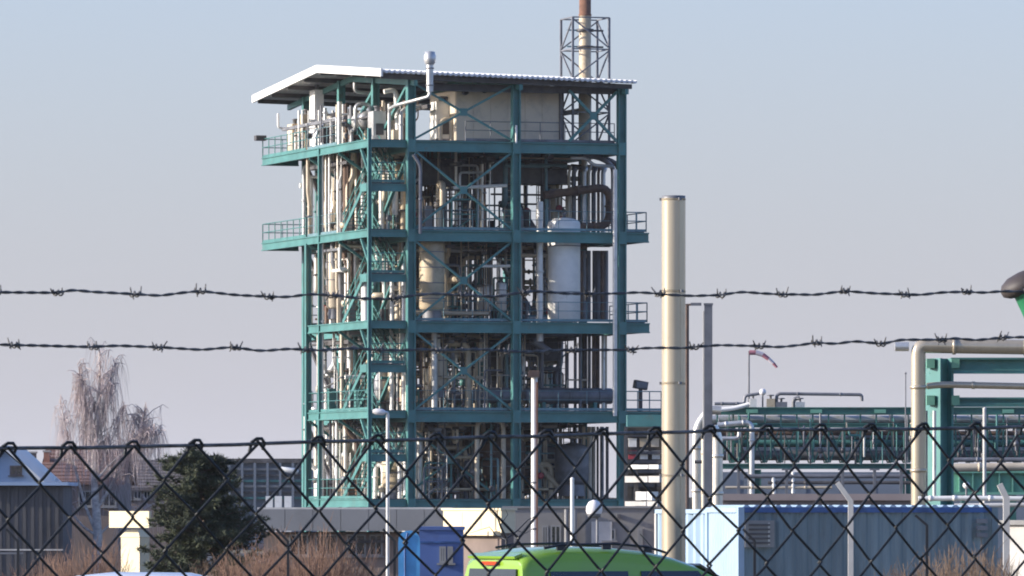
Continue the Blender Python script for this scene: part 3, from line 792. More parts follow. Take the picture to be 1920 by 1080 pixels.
# dense pipework, deck by deck
def pipework(k, u0, u1, v0, v1, nup, nlev, where, mats, vb=None):
    z0, z1 = LV[k] + 0.01, (LV[k+1] - 0.1 if k < 4 else 25.3)
    t = vthing('pipework', where, 'pipework', ((u0 + u1) / 2, (v0 + v1) / 2, z0))
    for i in range(nup):
        u, v = rnd.uniform(u0, u1), rnd.uniform(v0, v1)
        r = rnd.choice((.03, .035, .04, .05, .07, .09, .11, .14, .18) if mats is drk else (.04, .05, .07, .09, .11, .14, .18))
        m = rnd.choice(mats)
        h = rnd.choice((1.0, rnd.uniform(.25, .95), rnd.uniform(.25, .95)))
        if mats is not drk: h = rnd.choice((1.0, 1.0, h))
        zt = z0 + (z1 - z0) * h
        pts = [(u, v, z0), (u, v, zt - 0.02)]
        if h < 1:
            uu, vv, zz = u, v, zt
            pts = [(u, v, z0), (u, v, zt)]
            for q_ in range(rnd.choice((1, 2, 3, 4, 5))):
                ax_ = rnd.choice('uuzzv') if q_ else rnd.choice('uuv')
                if ax_ == 'u': uu = min(max(uu + rnd.choice((-1, 1)) * rnd.uniform(.5, 2.2), u0), u1)
                elif ax_ == 'v': vv = min(max(vv + rnd.choice((-1, 1)) * rnd.uniform(.6, 2.5), v0), v1)
                else: zz = min(max(zz + rnd.choice((-1, 1)) * rnd.uniform(.4, 1.8), z0 + .25), z1 - .15)
                pts.append((uu, vv, zz))
            if rnd.random() < .5: pts.append((uu, vv, rnd.choice((z1, z0))))
        elif rnd.random() < 0.3:
            zz = z0 + (z1 - z0) * rnd.uniform(.3, .7); du = rnd.uniform(-.7, .7)
            pts = [(u, v, z0), (u, v, zz), (u + du, v, zz + .5), (u + du, v, z1 - .02)]
        pts = [Vector(p) for p in pts]
        qq = [pts[0]]
        for p in pts[1:]:
            if (p - qq[-1]).length < 0.1: continue
            if len(qq) > 1 and (p - qq[-1]).normalized().dot((qq[-1] - qq[-2]).normalized()) < -.9: continue
            qq.append(p)
        pts = qq if len(qq) > 1 else pts[:2]
        part(T().tube(fillet(pts, r * 3, 3) if len(pts) > 2 else pts, r, 7), 'pipe', M[m], t)
        for a_, c_ in zip(pts[:-1], pts[1:]):
            if (c_ - a_).length > .9 and r >= .05 and rnd.random() < .45:
                part(T().lathe(a_.lerp(c_, rnd.uniform(.25, .75)), [(r, -.05), (r * 1.55, -.045), (r * 1.55, .045), (r, .05)], 8, axis=(c_ - a_).normalized()), 'flange', M[rnd.choice((m, 'mid', 'dark'))], t)
        if rnd.random() < .3:
            zz = z0 + rnd.uniform(.5, 1.6)
            if zz < zt - .3:
                part(T().lathe((u, v, zz - .18), [(r, 0), (r * 1.9, .02), (r * 2.1, .18), (r * 1.9, .34), (r, .36)], 8), 'valve', M[rnd.choice(('mid', 'dark', 'teal', 'cream'))], t)
                if rnd.random() < .6:
                    part(T().lathe((u, v - r * 2.2, zz), [(.10, 0), (.19, .01), (.19, .05), (.10, .06)], 10, axis=Vector((0, -1, 0))), 'hand_wheel', M[rnd.choice(('red', 'dark', 'mid', 'mid'))], t)
    for i in range(nlev):
        v = rnd.uniform(v0, v1); hz = rnd.choice((rnd.uniform(.25, .6), rnd.uniform(1.8, 2.6), (z1 - z0) - rnd.uniform(.5, 1.4), (z1 - z0) - rnd.uniform(.5, 1.0)))
        r = rnd.choice((.04, .06, .09, .13)); a = rnd.uniform(u0, u0 + (u1 - u0) * .5); c = rnd.uniform(u0 + (u1 - u0) * .6, u1)
        part(T().tube([(a, v, z0 + hz), (c, v, z0 + hz)], r, 7), 'pipe', M[rnd.choice(mats)], t)
    for i in range(nlev // 2):
        u = rnd.uniform(u0, u1); hz = (z1 - z0) - rnd.uniform(.45, 1.2)
        part(T().box2((u, v0, z0 + hz), (u + rnd.uniform(.2, .5), v1, z0 + hz + rnd.uniform(.1, .3))), 'cable_tray', M[rnd.choice(('dark', 'mid', 'dark'))], t)
    if u1 - u0 > 3 and k < 4:
        for i in range(2):
            u, v = rnd.uniform(u0, u1 - .6), rnd.uniform(v0, v0 + 3.5); b = T()
            for du in (0, .42): b.bar((u + du, v, z0), (u + du, v, z1), .05, .05)
            for q_ in range(12): b.bar((u, v, z0 + .35 + q_ * .36), (u + .42, v, z0 + .35 + q_ * .36), .03, .03)
            part(b, 'ladder', M[rnd.choice(('teal', 'mid', 'cream'))], t)
        for i in range(3):
            u, v = rnd.uniform(u0, u1 - 1.6), rnd.uniform(v0, v0 + 4); w, h = rnd.uniform(.9, 1.7), rnd.uniform(1.2, 2.8); b = T()
            for du in (0, w): b.bar((u + du, v, z0), (u + du, v, z0 + h), .09, .09)
            b.bar((u, v, z0 + h), (u + w, v, z0 + h), .1, .1); b.bar((u, v, z0 + h * .55), (u + w, v, z0 + h * .55), .07, .07)
            b.bar((u + .04, v + .06, z0 + .05), (u + w - .04, v + .06, z0 + h * .52), .06, .06)
            part(b, 'pipe_stand', M[rnd.choice(('teal', 'teal', 'dark', 'mid'))], t)
    for i in range(4):
        u, v = rnd.uniform(u0, u1), rnd.uniform(v0, v1); h = rnd.uniform(.7, 1.6); w = rnd.uniform(.25, .5)
        part(T().box2((u, v, z0), (u + w, v + w, z0 + h)), 'pump_casing', M[rnd.choice(('mid', 'dark', 'teal', 'brown', 'cream'))], t)
lite = ('white', 'white', 'clad', 'alu', 'alu', 'cream', 'mid', 'teal', 'alu', 'brown')
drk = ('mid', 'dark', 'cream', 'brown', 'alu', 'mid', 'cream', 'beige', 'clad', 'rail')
nm = ('lowest', 'second', 'third', 'fourth', 'top')
for k in range(5):
    pipework(k, -2.1, -0.3, 7.0, (12.0, 12.0, 12.0, 15.5, 20.0)[k], (12, 8, 15, 22, 18)[k], 4, 'bright upright pipework standing on the left gallery of the %s deck' % nm[k], ('white', 'white', 'alu', 'cream', 'white', 'clad', 'brown', 'mid'))
    pipework(k, -0.1, 2.2, 8.0, 20.0, (34, 16, 40, 44, 30)[k], 12, 'dense bright pipework behind the left gallery on the %s deck' % nm[k], lite)
    pipework(k, -0.2, 1.6, (2.0, 2.0, 4.6, 4.4, 2.0)[k], 7.5, (14, 10, 12, 14, 4)[k], (5, 5, 5, 5, 2)[k], 'pipework behind the stairs on the %s deck' % nm[k], lite)
    pipework(k, -0.1, 2.0, 14.5, 21.0, (8, 8, 14, 18, 14)[k], 8, 'bright pipework at the far left corner of the %s deck' % nm[k], lite)
    pipework(k, 0.6, (5.8, 5.8, 5.8, 5.8, 2.4)[k], (1.2, 1.5, 3.3, 3.1, 7.5)[k], 12.0, (84, 62, 58, 50, 8)[k], (20, 16, 16, 16, 8)[k], 'tangled pipework behind the left front bay on the %s deck' % nm[k], drk)
    pipework(k, (6.5, 6.5, 6.5, 6.5, 9.6)[k], 12.0, 4.6, 12.0, (74, 46, 34, 20, 5)[k], (20, 14, 10, 8, 4)[k], 'tangled pipework behind the right front bay on the %s deck' % nm[k], drk)
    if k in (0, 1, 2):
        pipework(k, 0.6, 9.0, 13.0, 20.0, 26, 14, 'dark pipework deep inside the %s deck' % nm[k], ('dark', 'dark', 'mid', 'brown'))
# ducts under the decks and closed sheet walls deep inside
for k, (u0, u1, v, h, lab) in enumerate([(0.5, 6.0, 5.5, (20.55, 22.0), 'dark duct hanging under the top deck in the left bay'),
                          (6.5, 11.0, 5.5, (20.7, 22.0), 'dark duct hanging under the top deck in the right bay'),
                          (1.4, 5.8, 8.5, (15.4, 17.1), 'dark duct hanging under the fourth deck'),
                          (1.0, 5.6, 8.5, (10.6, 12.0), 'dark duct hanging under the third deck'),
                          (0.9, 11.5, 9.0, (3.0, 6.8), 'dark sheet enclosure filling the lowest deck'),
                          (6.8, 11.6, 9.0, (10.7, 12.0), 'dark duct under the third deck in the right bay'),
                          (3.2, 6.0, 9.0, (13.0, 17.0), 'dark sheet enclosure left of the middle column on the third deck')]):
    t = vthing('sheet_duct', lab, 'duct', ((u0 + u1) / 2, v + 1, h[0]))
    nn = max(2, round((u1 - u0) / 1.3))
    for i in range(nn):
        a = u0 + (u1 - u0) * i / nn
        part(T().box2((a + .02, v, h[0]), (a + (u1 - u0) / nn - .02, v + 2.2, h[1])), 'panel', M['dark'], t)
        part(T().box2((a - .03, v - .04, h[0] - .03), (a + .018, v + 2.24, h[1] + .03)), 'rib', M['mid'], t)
# ---------------------------------------------------------------- buildings around the tower
X1, Y1, Z1 = Vector((1, 0, 0)), Vector((0, 1, 0)), Vector((0, 0, 1))
def window_on(parent, x, y, z, w, h, depth=0.06, frame='fascia'):
    """a framed window on a wall that faces the camera (outer face at y)"""
    fr = MB()
    t = 0.06
    for c, sx, sz in (((x, y - .01, z + h/2 - t/2), w, t), ((x, y - .01, z - h/2 + t/2), w, t), ((x - w/2 + t/2, y - .01, z), t, h - 2*t), ((x + w/2 - t/2, y - .01, z), t, h - 2*t), ((x, y - .01, z), t * .8, h - 2*t)):
        fr.box(c, sx, 0.08, sz)
    f = part(fr, 'window', M[frame], parent)
    part(MB().box((x, y + .0, z), w - 2*t, 0.03, h - 2*t), 'pane', M['glass'], f)
    part(MB().box((x, y - .06, z - h/2 - .03), w + .14, 0.12, .05), 'sill', M[frame], f)

# low flat-roofed workshop in front of the tower
p0, p1 = at(482, 953, 240), at(848, 953, 240)
w = thing('workshop_building', 'long low grey workshop with broad flat fascia in front of the tower', 'building', ((p0.x + p1.x) / 2, 244, G))
x0, x1, zt = p0.x, p1.x, p0.z
part(MB().box2((x0 + .2, 240.8, G), (x1 + 3.0, 250, zt - .85)), 'wall', M['wall2'], w)
nf = 7
for i in range(nf):
    a = x0 + (x1 - x0) * i / nf
    part(MB().box2((a + .008, 240, zt - .78), (a + (x1 - x0) / nf - .008, 240.25, zt - .03)), 'fascia_panel', M['fascia'], w)
part(MB().box2((x0, 240.1, zt - .03), (x1, 250, zt + .03)), 'roof_edge', M['concl'], w)
part(MB().box2((x0 + .1, 240.26, zt - .7), (x1 + 2.9, 249.9, zt - .05)), 'roof', M['fascia'], w)
for px, pw in ((668, 26), (705, 18), (612, 30), (560, 26)):
    q = at(px, 1022, 240.8); window_on(w, q.x, 240.79, q.z, pw * 240 / F * 1.4, .75)
part(MB().box2((at(650, 0, 240.7).x, 240.6, at(0, 1013, 240.7).z), (at(725, 0, 240.7).x, 240.79, at(0, 1018, 240.7).z)), 'awning', M['dark'], w)

p0, p1 = at(944, 953, 236), at(1236, 953, 236)
w = thing('office_building', 'plain beige grey flat roofed office wall behind the green van', 'building', ((p0.x + p1.x) / 2, 240, G))
x0, x1, zt = p0.x, p1.x, p0.z
part(MB().box2((x0, 236, G), (x1, 246, zt)), 'wall', M['wall'], w)
part(MB().box2((x0 - .05, 235.94, zt + .002), (x1 + .05, 246.1, zt + .07)), 'roof_edge', M['fascia'], w)
for px, pw, py, h in ((1042, 20, 1012, 1.0), (1022, 12, 1010, .9), (1143, 22, 1002, .4), (1200, 10, 1016, .9)):
    q = at(px, py, 236); window_on(w, q.x, 235.99, q.z, pw * 236 / F, h)
q = at(1128, 0, 236)
d = part(MB().box2((q.x - .35, 235.93, G), (q.x + .35, 235.99, at(0, 978, 236).z)), 'door', M['concl'], w)
part(MB().box((q.x + .25, 235.9, G + 1.0), .04, .06, .14), 'handle', M['dark'], d)
q = at(1160, 968, 236)
part(MB().box((q.x, 235.9, q.z), .1, .2, .14), 'wall_lamp', M['dark'], w)
for px in (1062, 1078):
    q = at(px, 0, 235.9); part(MB().tube([(q.x, 235.85, G), (q.x, 235.85, at(0, 955, 236).z)], .07, 8), 'downpipe', M['fascia'], w)

# cream kiosk catching the sun, yawed so that its long wall faces left
def yawbox(parent, name, c, L, D, z0, z1, yaw, m):
    X = Vector((math.cos(yaw), math.sin(yaw), 0)); Y = Vector((-math.sin(yaw), math.cos(yaw), 0))
    return part(MB().box((c[0], c[1], (z0 + z1) / 2), L, D, z1 - z0, X, Y, Z1), name, M[m], parent)
q = at(898, 975, 222)
kz = at(0, 957, 222).z
k = thing('cream_kiosk', 'sunlit cream flat roofed kiosk behind the blue cabin', 'kiosk', (q.x, 222, G))
yw = R(-62)
yawbox(k, 'base_wall', (q.x, 222.1), 3.9, .45, G, kz - .72, yw, 'wall2')
yawbox(k, 'wall', (q.x, 222), 4.0, .5, kz - .715, kz, yw, 'sign')
yawbox(k, 'roof', (q.x, 222), 4.1, .6, kz + .003, kz + .07, yw, 'sign')
X = Vector((math.cos(yw), math.sin(yw), 0)); Y = Vector((-math.sin(yw), math.cos(yw), 0))
yawbox(k, 'ledge', Vector((q.x, 222, 0)) - Y * 0.35 - X * .3, 4.4, .28, kz - .80, kz - .66, yw, 'sign')
for i in (-1, 0, 1):
    yawbox(k, 'panel', Vector((q.x, 222, 0)) - Y * .256 + X * i * 1.3, 1.27, .02, kz - .6, kz - .06, yw, 'sign')

# dark blue cabin and the light blue tarpaulin beside it
q0, q1 = at(786, 994, 200), at(868, 994, 200)
c = thing('blue_cabin', 'dark blue site cabin with small framed windows beside light blue tarpaulin', 'cabin', ((q0.x + q1.x) / 2, 202, G))
part(MB().box2((q0.x, 200, G + .15), (q1.x, 203, q0.z)), 'wall', M['blued'], c)
part(MB().box2((q0.x - .04, 199.95, q0.z + .002), (q1.x + .04, 203.05, q0.z + .1)), 'roof', M['blued'], c)
part(MB().box2((q0.x + .02, 199.96, at(0, 1018, 200).z), (q1.x - .02, 199.995, at(0, 1015, 200).z)), 'trim', M['bluerail'], c)
for px in (830, 844):
    z = at(px, 1040, 200); window_on(c, z.x, 199.99, z.z, .19 if px < 840 else .16, .48)
for sx in (q0.x + .3, q1.x - .3):
    part(MB().box((sx, 201.5, G + .07), .2, 2.6, .15), 'skid', M['dark'], c)
q = at(767, 995, 196)
b = MB(); prof = []
for i in range(11):
    a = math.pi * i / 10
    prof.append((-math.cos(a) * .29, math.sin(a) ** .7))
H0 = at(0, 1018, 196).z; H1 = q.z
vs = []
for yy in (0, .5, 1.1, 1.8):
    vs += [(q.x - .29, 196 + yy, G)] + [(q.x + sx + .02 * math.sin(9 * yy + 5 * sx), 196 + yy, H0 + (H1 - H0) * s) for sx, s in prof] + [(q.x + .29, 196 + yy, G)]
n = 13; fs = [list(range(n))[::-1], list(range(3*n, 4*n))]
for j in range(3):
    for i in range(n - 1): fs.append([j*n+i, j*n+i+1, (j+1)*n+i+1, (j+1)*n+i])
b._add(vs, fs)
t = thing('tarpaulin_cover', 'light blue rounded tarpaulin cover at the end of the dark blue cabin', 'tarpaulin', (q.x, 196.9, G))
part(b, 'cover', M['tarp'], t)
part(MB().tube([(q.x - .05, 195.985, H1 - .06), (q.x - .12, 195.985, H0 - .2), (q.x - .1, 195.985, G)], .025, 5), 'seam', M['bluerail'], t)

# houses at the left
def house(name, label, x0, x1, y0, y1, ze, zr, wm, rm, gable='side'):
    """roof ridge runs along x (side) or along y (front gable)"""
    h = thing(name, label, 'house', ((x0 + x1) / 2, (y0 + y1) / 2, G))
    part(MB().box2((x0, y0, G), (x1, y1, ze)), 'wall', M[wm], h)
    if gable == 'side':
        ym = (y0 + y1) / 2
        b = MB(); o = .3
        b._add([(x0-o, y0-o, ze-.05), (x1+o, y0-o, ze-.05), (x1+o, ym, zr), (x0-o, ym, zr), (x0-o, y1+o, ze-.05), (x1+o, y1+o, ze-.05),
                (x0-o, y0-o, ze-.2), (x1+o, y0-o, ze-.2), (x1+o, ym, zr-.15), (x0-o, ym, zr-.15), (x0-o, y1+o, ze-.2), (x1+o, y1+o, ze-.2)],
               [[0,1,2,3],[3,2,5,4],[6,9,8,7],[9,10,11,8],[0,6,7,1],[4,5,11,10],[0,3,9,6],[3,4,10,9],[1,7,8,2],[2,8,11,5]])
        r = part(b, 'roof', M[rm], h)
        nrow = 9
        for i in range(nrow):
            f = (i + .5) / nrow
            yy, zz = y0 - o + (ym - y0 + o) * f, ze - .05 + (zr - ze + .05) * f
            part(MB().box((( x0 + x1) / 2, yy, zz + .012), x1 - x0 + 2*o - .02, .1, .05), 'tile_course', M[rm], r)
        for xx in (x0, x1 - .1):
            part(MB()._add([(xx, y0 + .01, ze), (xx + .1, y0 + .01, ze), (xx + .1, y1 - .01, ze), (xx, y1 - .01, ze), (xx, ym, zr - .2), (xx + .1, ym, zr - .2)],
                           [[0,3,4],[1,5,2],[0,4,5,1],[3,2,5,4],[0,1,2,3]]), 'gable', M[wm], h)
    else:
        xm = (x0 + x1) / 2; o = .25
        part(MB()._add([(x0, y0, ze), (x1, y0, ze), (xm, y0, zr - .1), (x0, y1, ze), (x1, y1, ze), (xm, y1, zr - .1)],
                       [[0,1,2],[3,5,4],[0,3,4,1],[0,2,5,3],[1,4,5,2]]), 'gable', M[wm], h)
        b = MB(); d = (zr - ze) / (xm - x0)
        for s, xe in ((-1, x0 - o), (1, x1 + o)):
            zo = ze - o * d
            b._add([(xe, y0-.3, zo), (xm, y0-.3, zr), (xm, y1+.3, zr), (xe, y1+.3, zo), (xe, y0-.3, zo+.16), (xm, y0-.3, zr+.16), (xm, y1+.3, zr+.16), (xe, y1+.3, zo+.16)],
                   [[0,1,2,3],[7,6,5,4],[0,4,5,1],[3,2,6,7],[0,3,7,4]])
        r = part(b, 'roof', M[rm], h)
    return h, r
q0, q1 = at(-60, 905, 285), at(78, 905, 285)
h, r = house('pale_house', 'pale blue grey house gable with white verge at the left edge', q0.x, q1.x, 285, 296, q0.z, at(0, 842, 285).z, 'blueroof', 'roofm', 'front')
z = at(30, 882, 285); window_on(h, z.x, 284.99, z.z, .5, .4, frame='tiled')
q0, q1 = at(84, 900, 300), at(222, 900, 300)
h, r = house('brown_house', 'brown tiled house behind the birch trunk', q0.x, q1.x, 300, 310, q0.z, at(0, 842, 305).z, 'wall2', 'tile')
for px, pyt, m in ((62, 850, 'tiled'), (88, 848, 'brick')):
    z = at(px, pyt, 303)
    ch = part(MB().box2((z.x - .13, 302.8, z.z - 1.6), (z.x + .13, 303.3, z.z)), 'chimney', M[m], r)
    part(MB().box2((z.x - .17, 302.76, z.z + .002), (z.x + .17, 303.34, z.z + .08)), 'chimney_cap', M['concrete'], r)
for px in (120, 160, 205):
    z = at(px, 935, 300); window_on(h, z.x, 299.99, z.z, .6, .7)
q0, q1 = at(224, 912, 320), at(345, 912, 320)
h, r = house('dark_house', 'dark tiled house between the birch and the pine', q0.x, q1.x, 320, 330, q0.z, at(0, 862, 325).z, 'wall2', 'tiled')
for px in (240, 258, 276):
    z = at(px, 928, 320); window_on(h, z.x, 319.99, z.z, .35, .4)
# timber shed
q0, q1 = at(-80, 905, 245), at(118, 905, 245)
s = thing('timber_shed', 'dark grey timber shed with upright boards at the left edge', 'shed', ((q0.x + q1.x) / 2, 247, G))
part(MB().box2((q0.x, 245.06, G), (q1.x, 250, q0.z - .1)), 'wall', M['timber'], s)
nb = 26
for i in range(nb):
    a = q0.x + (q1.x - q0.x) * i / nb
    part(MB().box2((a + .006, 245 + .02 * (i % 2), G + .1), (a + (q1.x - q0.x) / nb - .006, 245.055, q0.z - .12)), 'board', M['timber'], s)
part(MB().box2((q0.x - .2, 244.7, q0.z - .1), (q1.x + .2, 250.3, q0.z + .02)), 'roof', M['blueroof'], s)
part(MB().box2((q0.x, 244.98, G + 1.95), (q1.x, 244.997, G + 2.0)), 'rail', M['concl'], s)
q = at(20, 1040, 238)
f = thing('lattice_gate', 'dark grey framed gate below the timber shed', 'gate', (q.x, 238, G))
for dx in (-.4, 0, .4): part(MB().box((q.x + dx, 238, G + 1.0), .06, .06, 2.0), 'upright', M['dark'], f)
for zz in (.3, 1.0, 1.9): part(MB().box((q.x, 237.96, G + zz), .86, .02, .06), 'crossbar', M['mid'], f)
# cream board on a rendered pillar
q = at(244, 975, 230)
t = thing('notice_board', 'blank cream board sunlit on a rendered pillar beside the pine', 'sign board', (q.x, 230, G))
yw = R(-38); X = Vector((math.cos(yw), math.sin(yw), 0)); Y = Vector((-math.sin(yw), math.cos(yw), 0))
part(MB().box((q.x + .0, 230, q.z + .02), 1.75, .12, .55, X, Y, Z1), 'board', M['sign'], t)
pz_ = at(0, 993, 230.5).z
part(MB().box((q.x + .14, 230.5, (G + pz_ - .25) / 2), .82, .5, pz_ - .25 - G, X, Y, Z1), 'pillar', M['sign'], t)
b = MB(); c_ = Vector((q.x + .14, 230.5, pz_ - .25)); hx, hy = X * .44, Y * .28
b._add([c_ - hx - hy, c_ + hx - hy, c_ + hx + hy, c_ - hx + hy, c_ - hx * .55 - hy * .5 + Z1 * .25, c_ + hx * .55 - hy * .5 + Z1 * .25, c_ + hx * .55 + hy * .5 + Z1 * .25, c_ - hx * .55 + hy * .5 + Z1 * .25],
       [[0,3,2,1],[4,5,6,7],[0,1,5,4],[1,2,6,5],[2,3,7,6],[3,0,4,7]])
part(b, 'pillar_cap', M['sign'], t)
part(MB().box((q.x + .75, 230.9, G + .75), .5, .5, 1.5), 'plinth', M['concl'], t)

# far bluish plant between the pine and the tower
q0, q1 = at(300, 868, 560), at(585, 868, 560)
w = thing('plant_building', 'far bluish grey plant building with level bands left of the tower', 'building', ((q0.x + q1.x) / 2, 565, G))
part(MB().box2((q0.x, 560, G), (q1.x, 575, q0.z)), 'wall', M['far'], w)
part(MB().box2((q0.x - .3, 559.6, q0.z + .004), (q1.x + .3, 575.3, q0.z + .35)), 'roof', M['dark'], w)
for i, py in enumerate((882, 893, 904, 914, 925, 936)):
    z = at(0, py, 560).z
    part(MB().box2((q0.x, 559.7, z), (q1.x, 559.98, z + .18)), 'ledge', M[('fascia', 'dark', 'teal')[i % 3]], w)
for i in range(12):
    x = q0.x + (q1.x - q0.x) * (i + .5) / 12
    part(MB().box2((x - .1, 559.5, G), (x + .1, 559.69, q0.z)), 'pilaster', M['far'], w)
t = single(MB().lathe(at(545, 882, 500), [(.2, -.7), (.2, .5), (.05, .6)], 12, axis=Vector((1, -.3, -.12))), 'storage_tank', M['white'], 'pale horizontal tank far left of the tower', 'tank')
for i, px in enumerate((505, 522, 540)):
    q = at(px, 938, 500)
    single(MB().box2((q.x - .25, 499.6, G), (q.x + .25, 500.2, q.z + .3)), 'cabinet', M['white'], ('leftmost of three small white cabinets far left of the tower', 'middle one of three small white cabinets far left of the tower', 'rightmost of three small white cabinets far left of the tower')[i], 'cabinet')
# far grey plant hall behind the pipe bridge
q0, q1 = at(1330, 880, 470), at(1960, 880, 470)
w = thing('plant_hall', 'far grey hall behind the green pipe bridge', 'building', ((q0.x + q1.x) / 2, 480, G))
part(MB().box2((q0.x, 470, G), (q1.x, 490, at(0, 885, 470).z)), 'wall', M['far'], w)
for i in range(10):
    x = q0.x + (q1.x - q0.x) * i / 10
    part(MB().box2((x + .05, 469.9, at(0, 930, 470).z), (x + 2.0, 469.99, at(0, 898, 470).z)), 'panel', M['far'], w)
q0, q1 = at(1345, 927, 230), at(1725, 927, 230)
w = thing('flat_roof_store', 'low store with pinkish gravel roof edge behind the blue container', 'building', ((q0.x + q1.x) / 2, 235, G))
part(MB().box2((q0.x + .1, 230.1, G), (q1.x - .1, 240, q0.z - .2)), 'wall', M['wall2'], w)
part(MB().box2((q0.x, 230, q0.z - .2), (q1.x, 240.2, q0.z + .02)), 'roof', M['pink'], w)

# ---------------------------------------------------------------- green pipe bridge at the right
BY = 300.0
t = thing('pipe_bridge', 'long dark green lattice pipe bridge crossing behind the blue container', 'pipe bridge', (at(1650, 0, BY).x, BY + 1.2, G))
x0, x1 = at(1345, 0, BY).x, at(2060, 0, BY).x
zA, zB, zC, zD = [at(0, py, BY).z for py in (770, 797, 806, 874)]
for yy in (BY, BY + 2.4):
    for zz, h in ((zA, .30), (zB, .16), (zD, .22)):
        part(MB().ibeam((x0, yy, zz), (x1, yy, zz), .22, h, .05), 'chord', M['teal2'], t)
    nb = 24; st = (x1 - x0) / nb
    for i in range(nb + 1):
        x = x0 + st * i
        part(MB().bar((x, yy, zD + .15), (x, yy, zB - .11), .09, .09), 'upright', M['teal2'], t)
        part(MB().bar((x, yy, zB + .11), (x, yy, zA - .17), .07, .07), 'upright', M['teal2'], t)
        if i < nb:
            part(MB().bar((x + .06, yy, zD + .15), (x + st - .06, yy, zB - .12), .06, .06), 'brace', M['teal2'], t)
            part(MB().bar((x + .06, yy + .11, zB - .12), (x + st - .06, yy + .07, zD + .15), .06, .06), 'brace', M['teal2'], t)
for i in range(11):
    x = x0 + (x1 - x0) * (i + .5) / 11
    for zz in (zA, zD): part(MB().bar((x, BY + .12, zz), (x, BY + 2.28, zz), .16, .2), 'crossbeam', M['teal2'], t)
for px in (1420, 1700, 1990):
    for yy in (BY + .02, BY + 2.42):
        x = at(px, 0, BY).x
        part(MB().ibeam((x, yy, G), (x, yy, zD - .15), .32, .32, .05, up=X1), 'leg', M['teal2'], t)
        part(MB().box((x, yy, G + .2), .7, .7, .42), 'footing', M['concrete'], t)
for i in range(14):
    q = at(1370 + i * 40, 772, BY); 
    if i % 3 == 1: part(MB().box((q.x, BY - .14, q.z + .02), .5, .05, .16), 'plate', M['greenl'], t)
pb = thing('bridge_pipework', 'pipes running side by side inside the green pipe bridge', 'pipework', (at(1650, 0, BY).x, BY + 1.2, zD))
for i, (py, r, m) in enumerate(((786, .16, 'alu'), (792, .1, 'mid'), (784, .12, 'dark'), (853, .2, 'mid'), (843, .12, 'alu'), (856, .16, 'dark'), (830, .14, 'teal'), (820, .1, 'mid'), (838, .2, 'dark'), (812, .12, 'brown'))):
    yy = BY + .5 + .17 * i; z = at(0, py, BY).z
    part(MB().tube([(x0 - .3, yy, z), (x1, yy, z)], r, 8), 'pipe', M[m], pb)
def loosepipe(pts, Y, r, m, label, bend=None, n=10, name='pipe', cat='pipe'):
    q = [at(p[0], p[1], Y + (p[2] if len(p) > 2 else 0)) for p in pts]
    lo = min(q, key=lambda p: p.z)
    t = thing(name, label, cat, lo)
    pp = fillet(q, bend or r * 3, 6) if len(q) > 2 else q
    part(MB().tube(pp, r, n), 'run', M[m], t)
    for a, c in zip(q[:-1], q[1:]):
        d = c - a
        if d.length > 1.2:
            for f in (.25, .75):
                part(MB().lathe(a + d * f, [(r, -.05), (r * 1.16, -.045), (r * 1.16, .045), (r, .05)], n, axis=d.normalized()), 'band', M[m], t)
    return t
loosepipe([(1456, 765), (1456, 738), (1616, 740), (1616, 752)], BY + 1, .07, 'mid', 'thin dark pipe loop standing on top of the pipe bridge')
loosepipe([(1488, 765), (1488, 748), (1500, 746)], BY + 1.4, .09, 'mid', 'short dark bent pipe on top of the pipe bridge')
loosepipe([(1345, 797), (1410, 791), (1410, 930)], BY - .9, .12, 'alu', 'silver elbowed pipe coming down at the left end of the pipe bridge')
loosepipe([(1345, 822), (1386, 822), (1386, 806)], BY - 1.1, .09, 'alu', 'short silver elbowed pipe at the left end of the pipe bridge')
loosepipe([(1352, 768), (1375, 766), (1405, 758)], BY - .7, .1, 'white', 'white bent pipe end lying over the left end of the pipe bridge')
loosepipe([(1340, 757), (1396, 757), (1396, 742), (1424, 738)], BY + .4, .07, 'mid', 'thin grey pipe over the left end of the pipe bridge')
loosepipe([(1348, 801), (1420, 796)], BY - .5, .08, 'teal', 'thin green level pipe at the left end of the pipe bridge')
loosepipe([(1452, 930), (1450, 895)], BY - 15, .08, 'white', 'short white standpipe left of the pipe bridge shadow')
loosepipe([(1487, 925), (1487, 885)], BY - 15, .07, 'white', 'short white standpipe under the pipe bridge')
q = at(1430, 735, BY + 1)
t = thing('globe_lamp', 'pale globe lamp on the left end of the pipe bridge', 'lamp', (q.x, q.y, zA + .17))
part(MB().ball(q, .15), 'globe', M['globe'], t)
part(MB().tube([(q.x, q.y, zA + .17), (q.x, q.y, q.z - .1)], .035, 6), 'stem', M['mid'], t)
for i, (px, py, wd, m) in enumerate(((1445, 752, .35, 'beige'), (1412, 752, .3, 'white'), (1465, 758, .5, 'mid'), (1500, 758, .4, 'alu'))):
    q = at(px, py, BY + .9)
    tt = thing('valve_unit', ('tan valve unit on the pipe bridge beside the globe lamp', 'white valve unit on the pipe bridge left of the globe lamp', 'grey valve unit on the pipe bridge right of the globe lamp', 'silver valve unit under the pipe loop on the pipe bridge')[i], 'valve', (q.x, q.y, zA + .17))
    part(MB().box2((q.x - wd/2, q.y - .2, zA + .172), (q.x + wd/2, q.y + .2, q.z + .1)), 'housing', M[m], tt)
    part(MB().lathe((q.x, q.y, q.z + .1), [(.05, 0), (.05, .12), (.16, .13), (.16, .17), (.05, .18)], 10), 'hand_wheel', M['mid'], tt)
bd = thing('bridge_droppers', 'small upright pipes and valves hung on the front of the pipe bridge', 'pipework', (at(1650, 0, BY).x, BY - .3, zD))
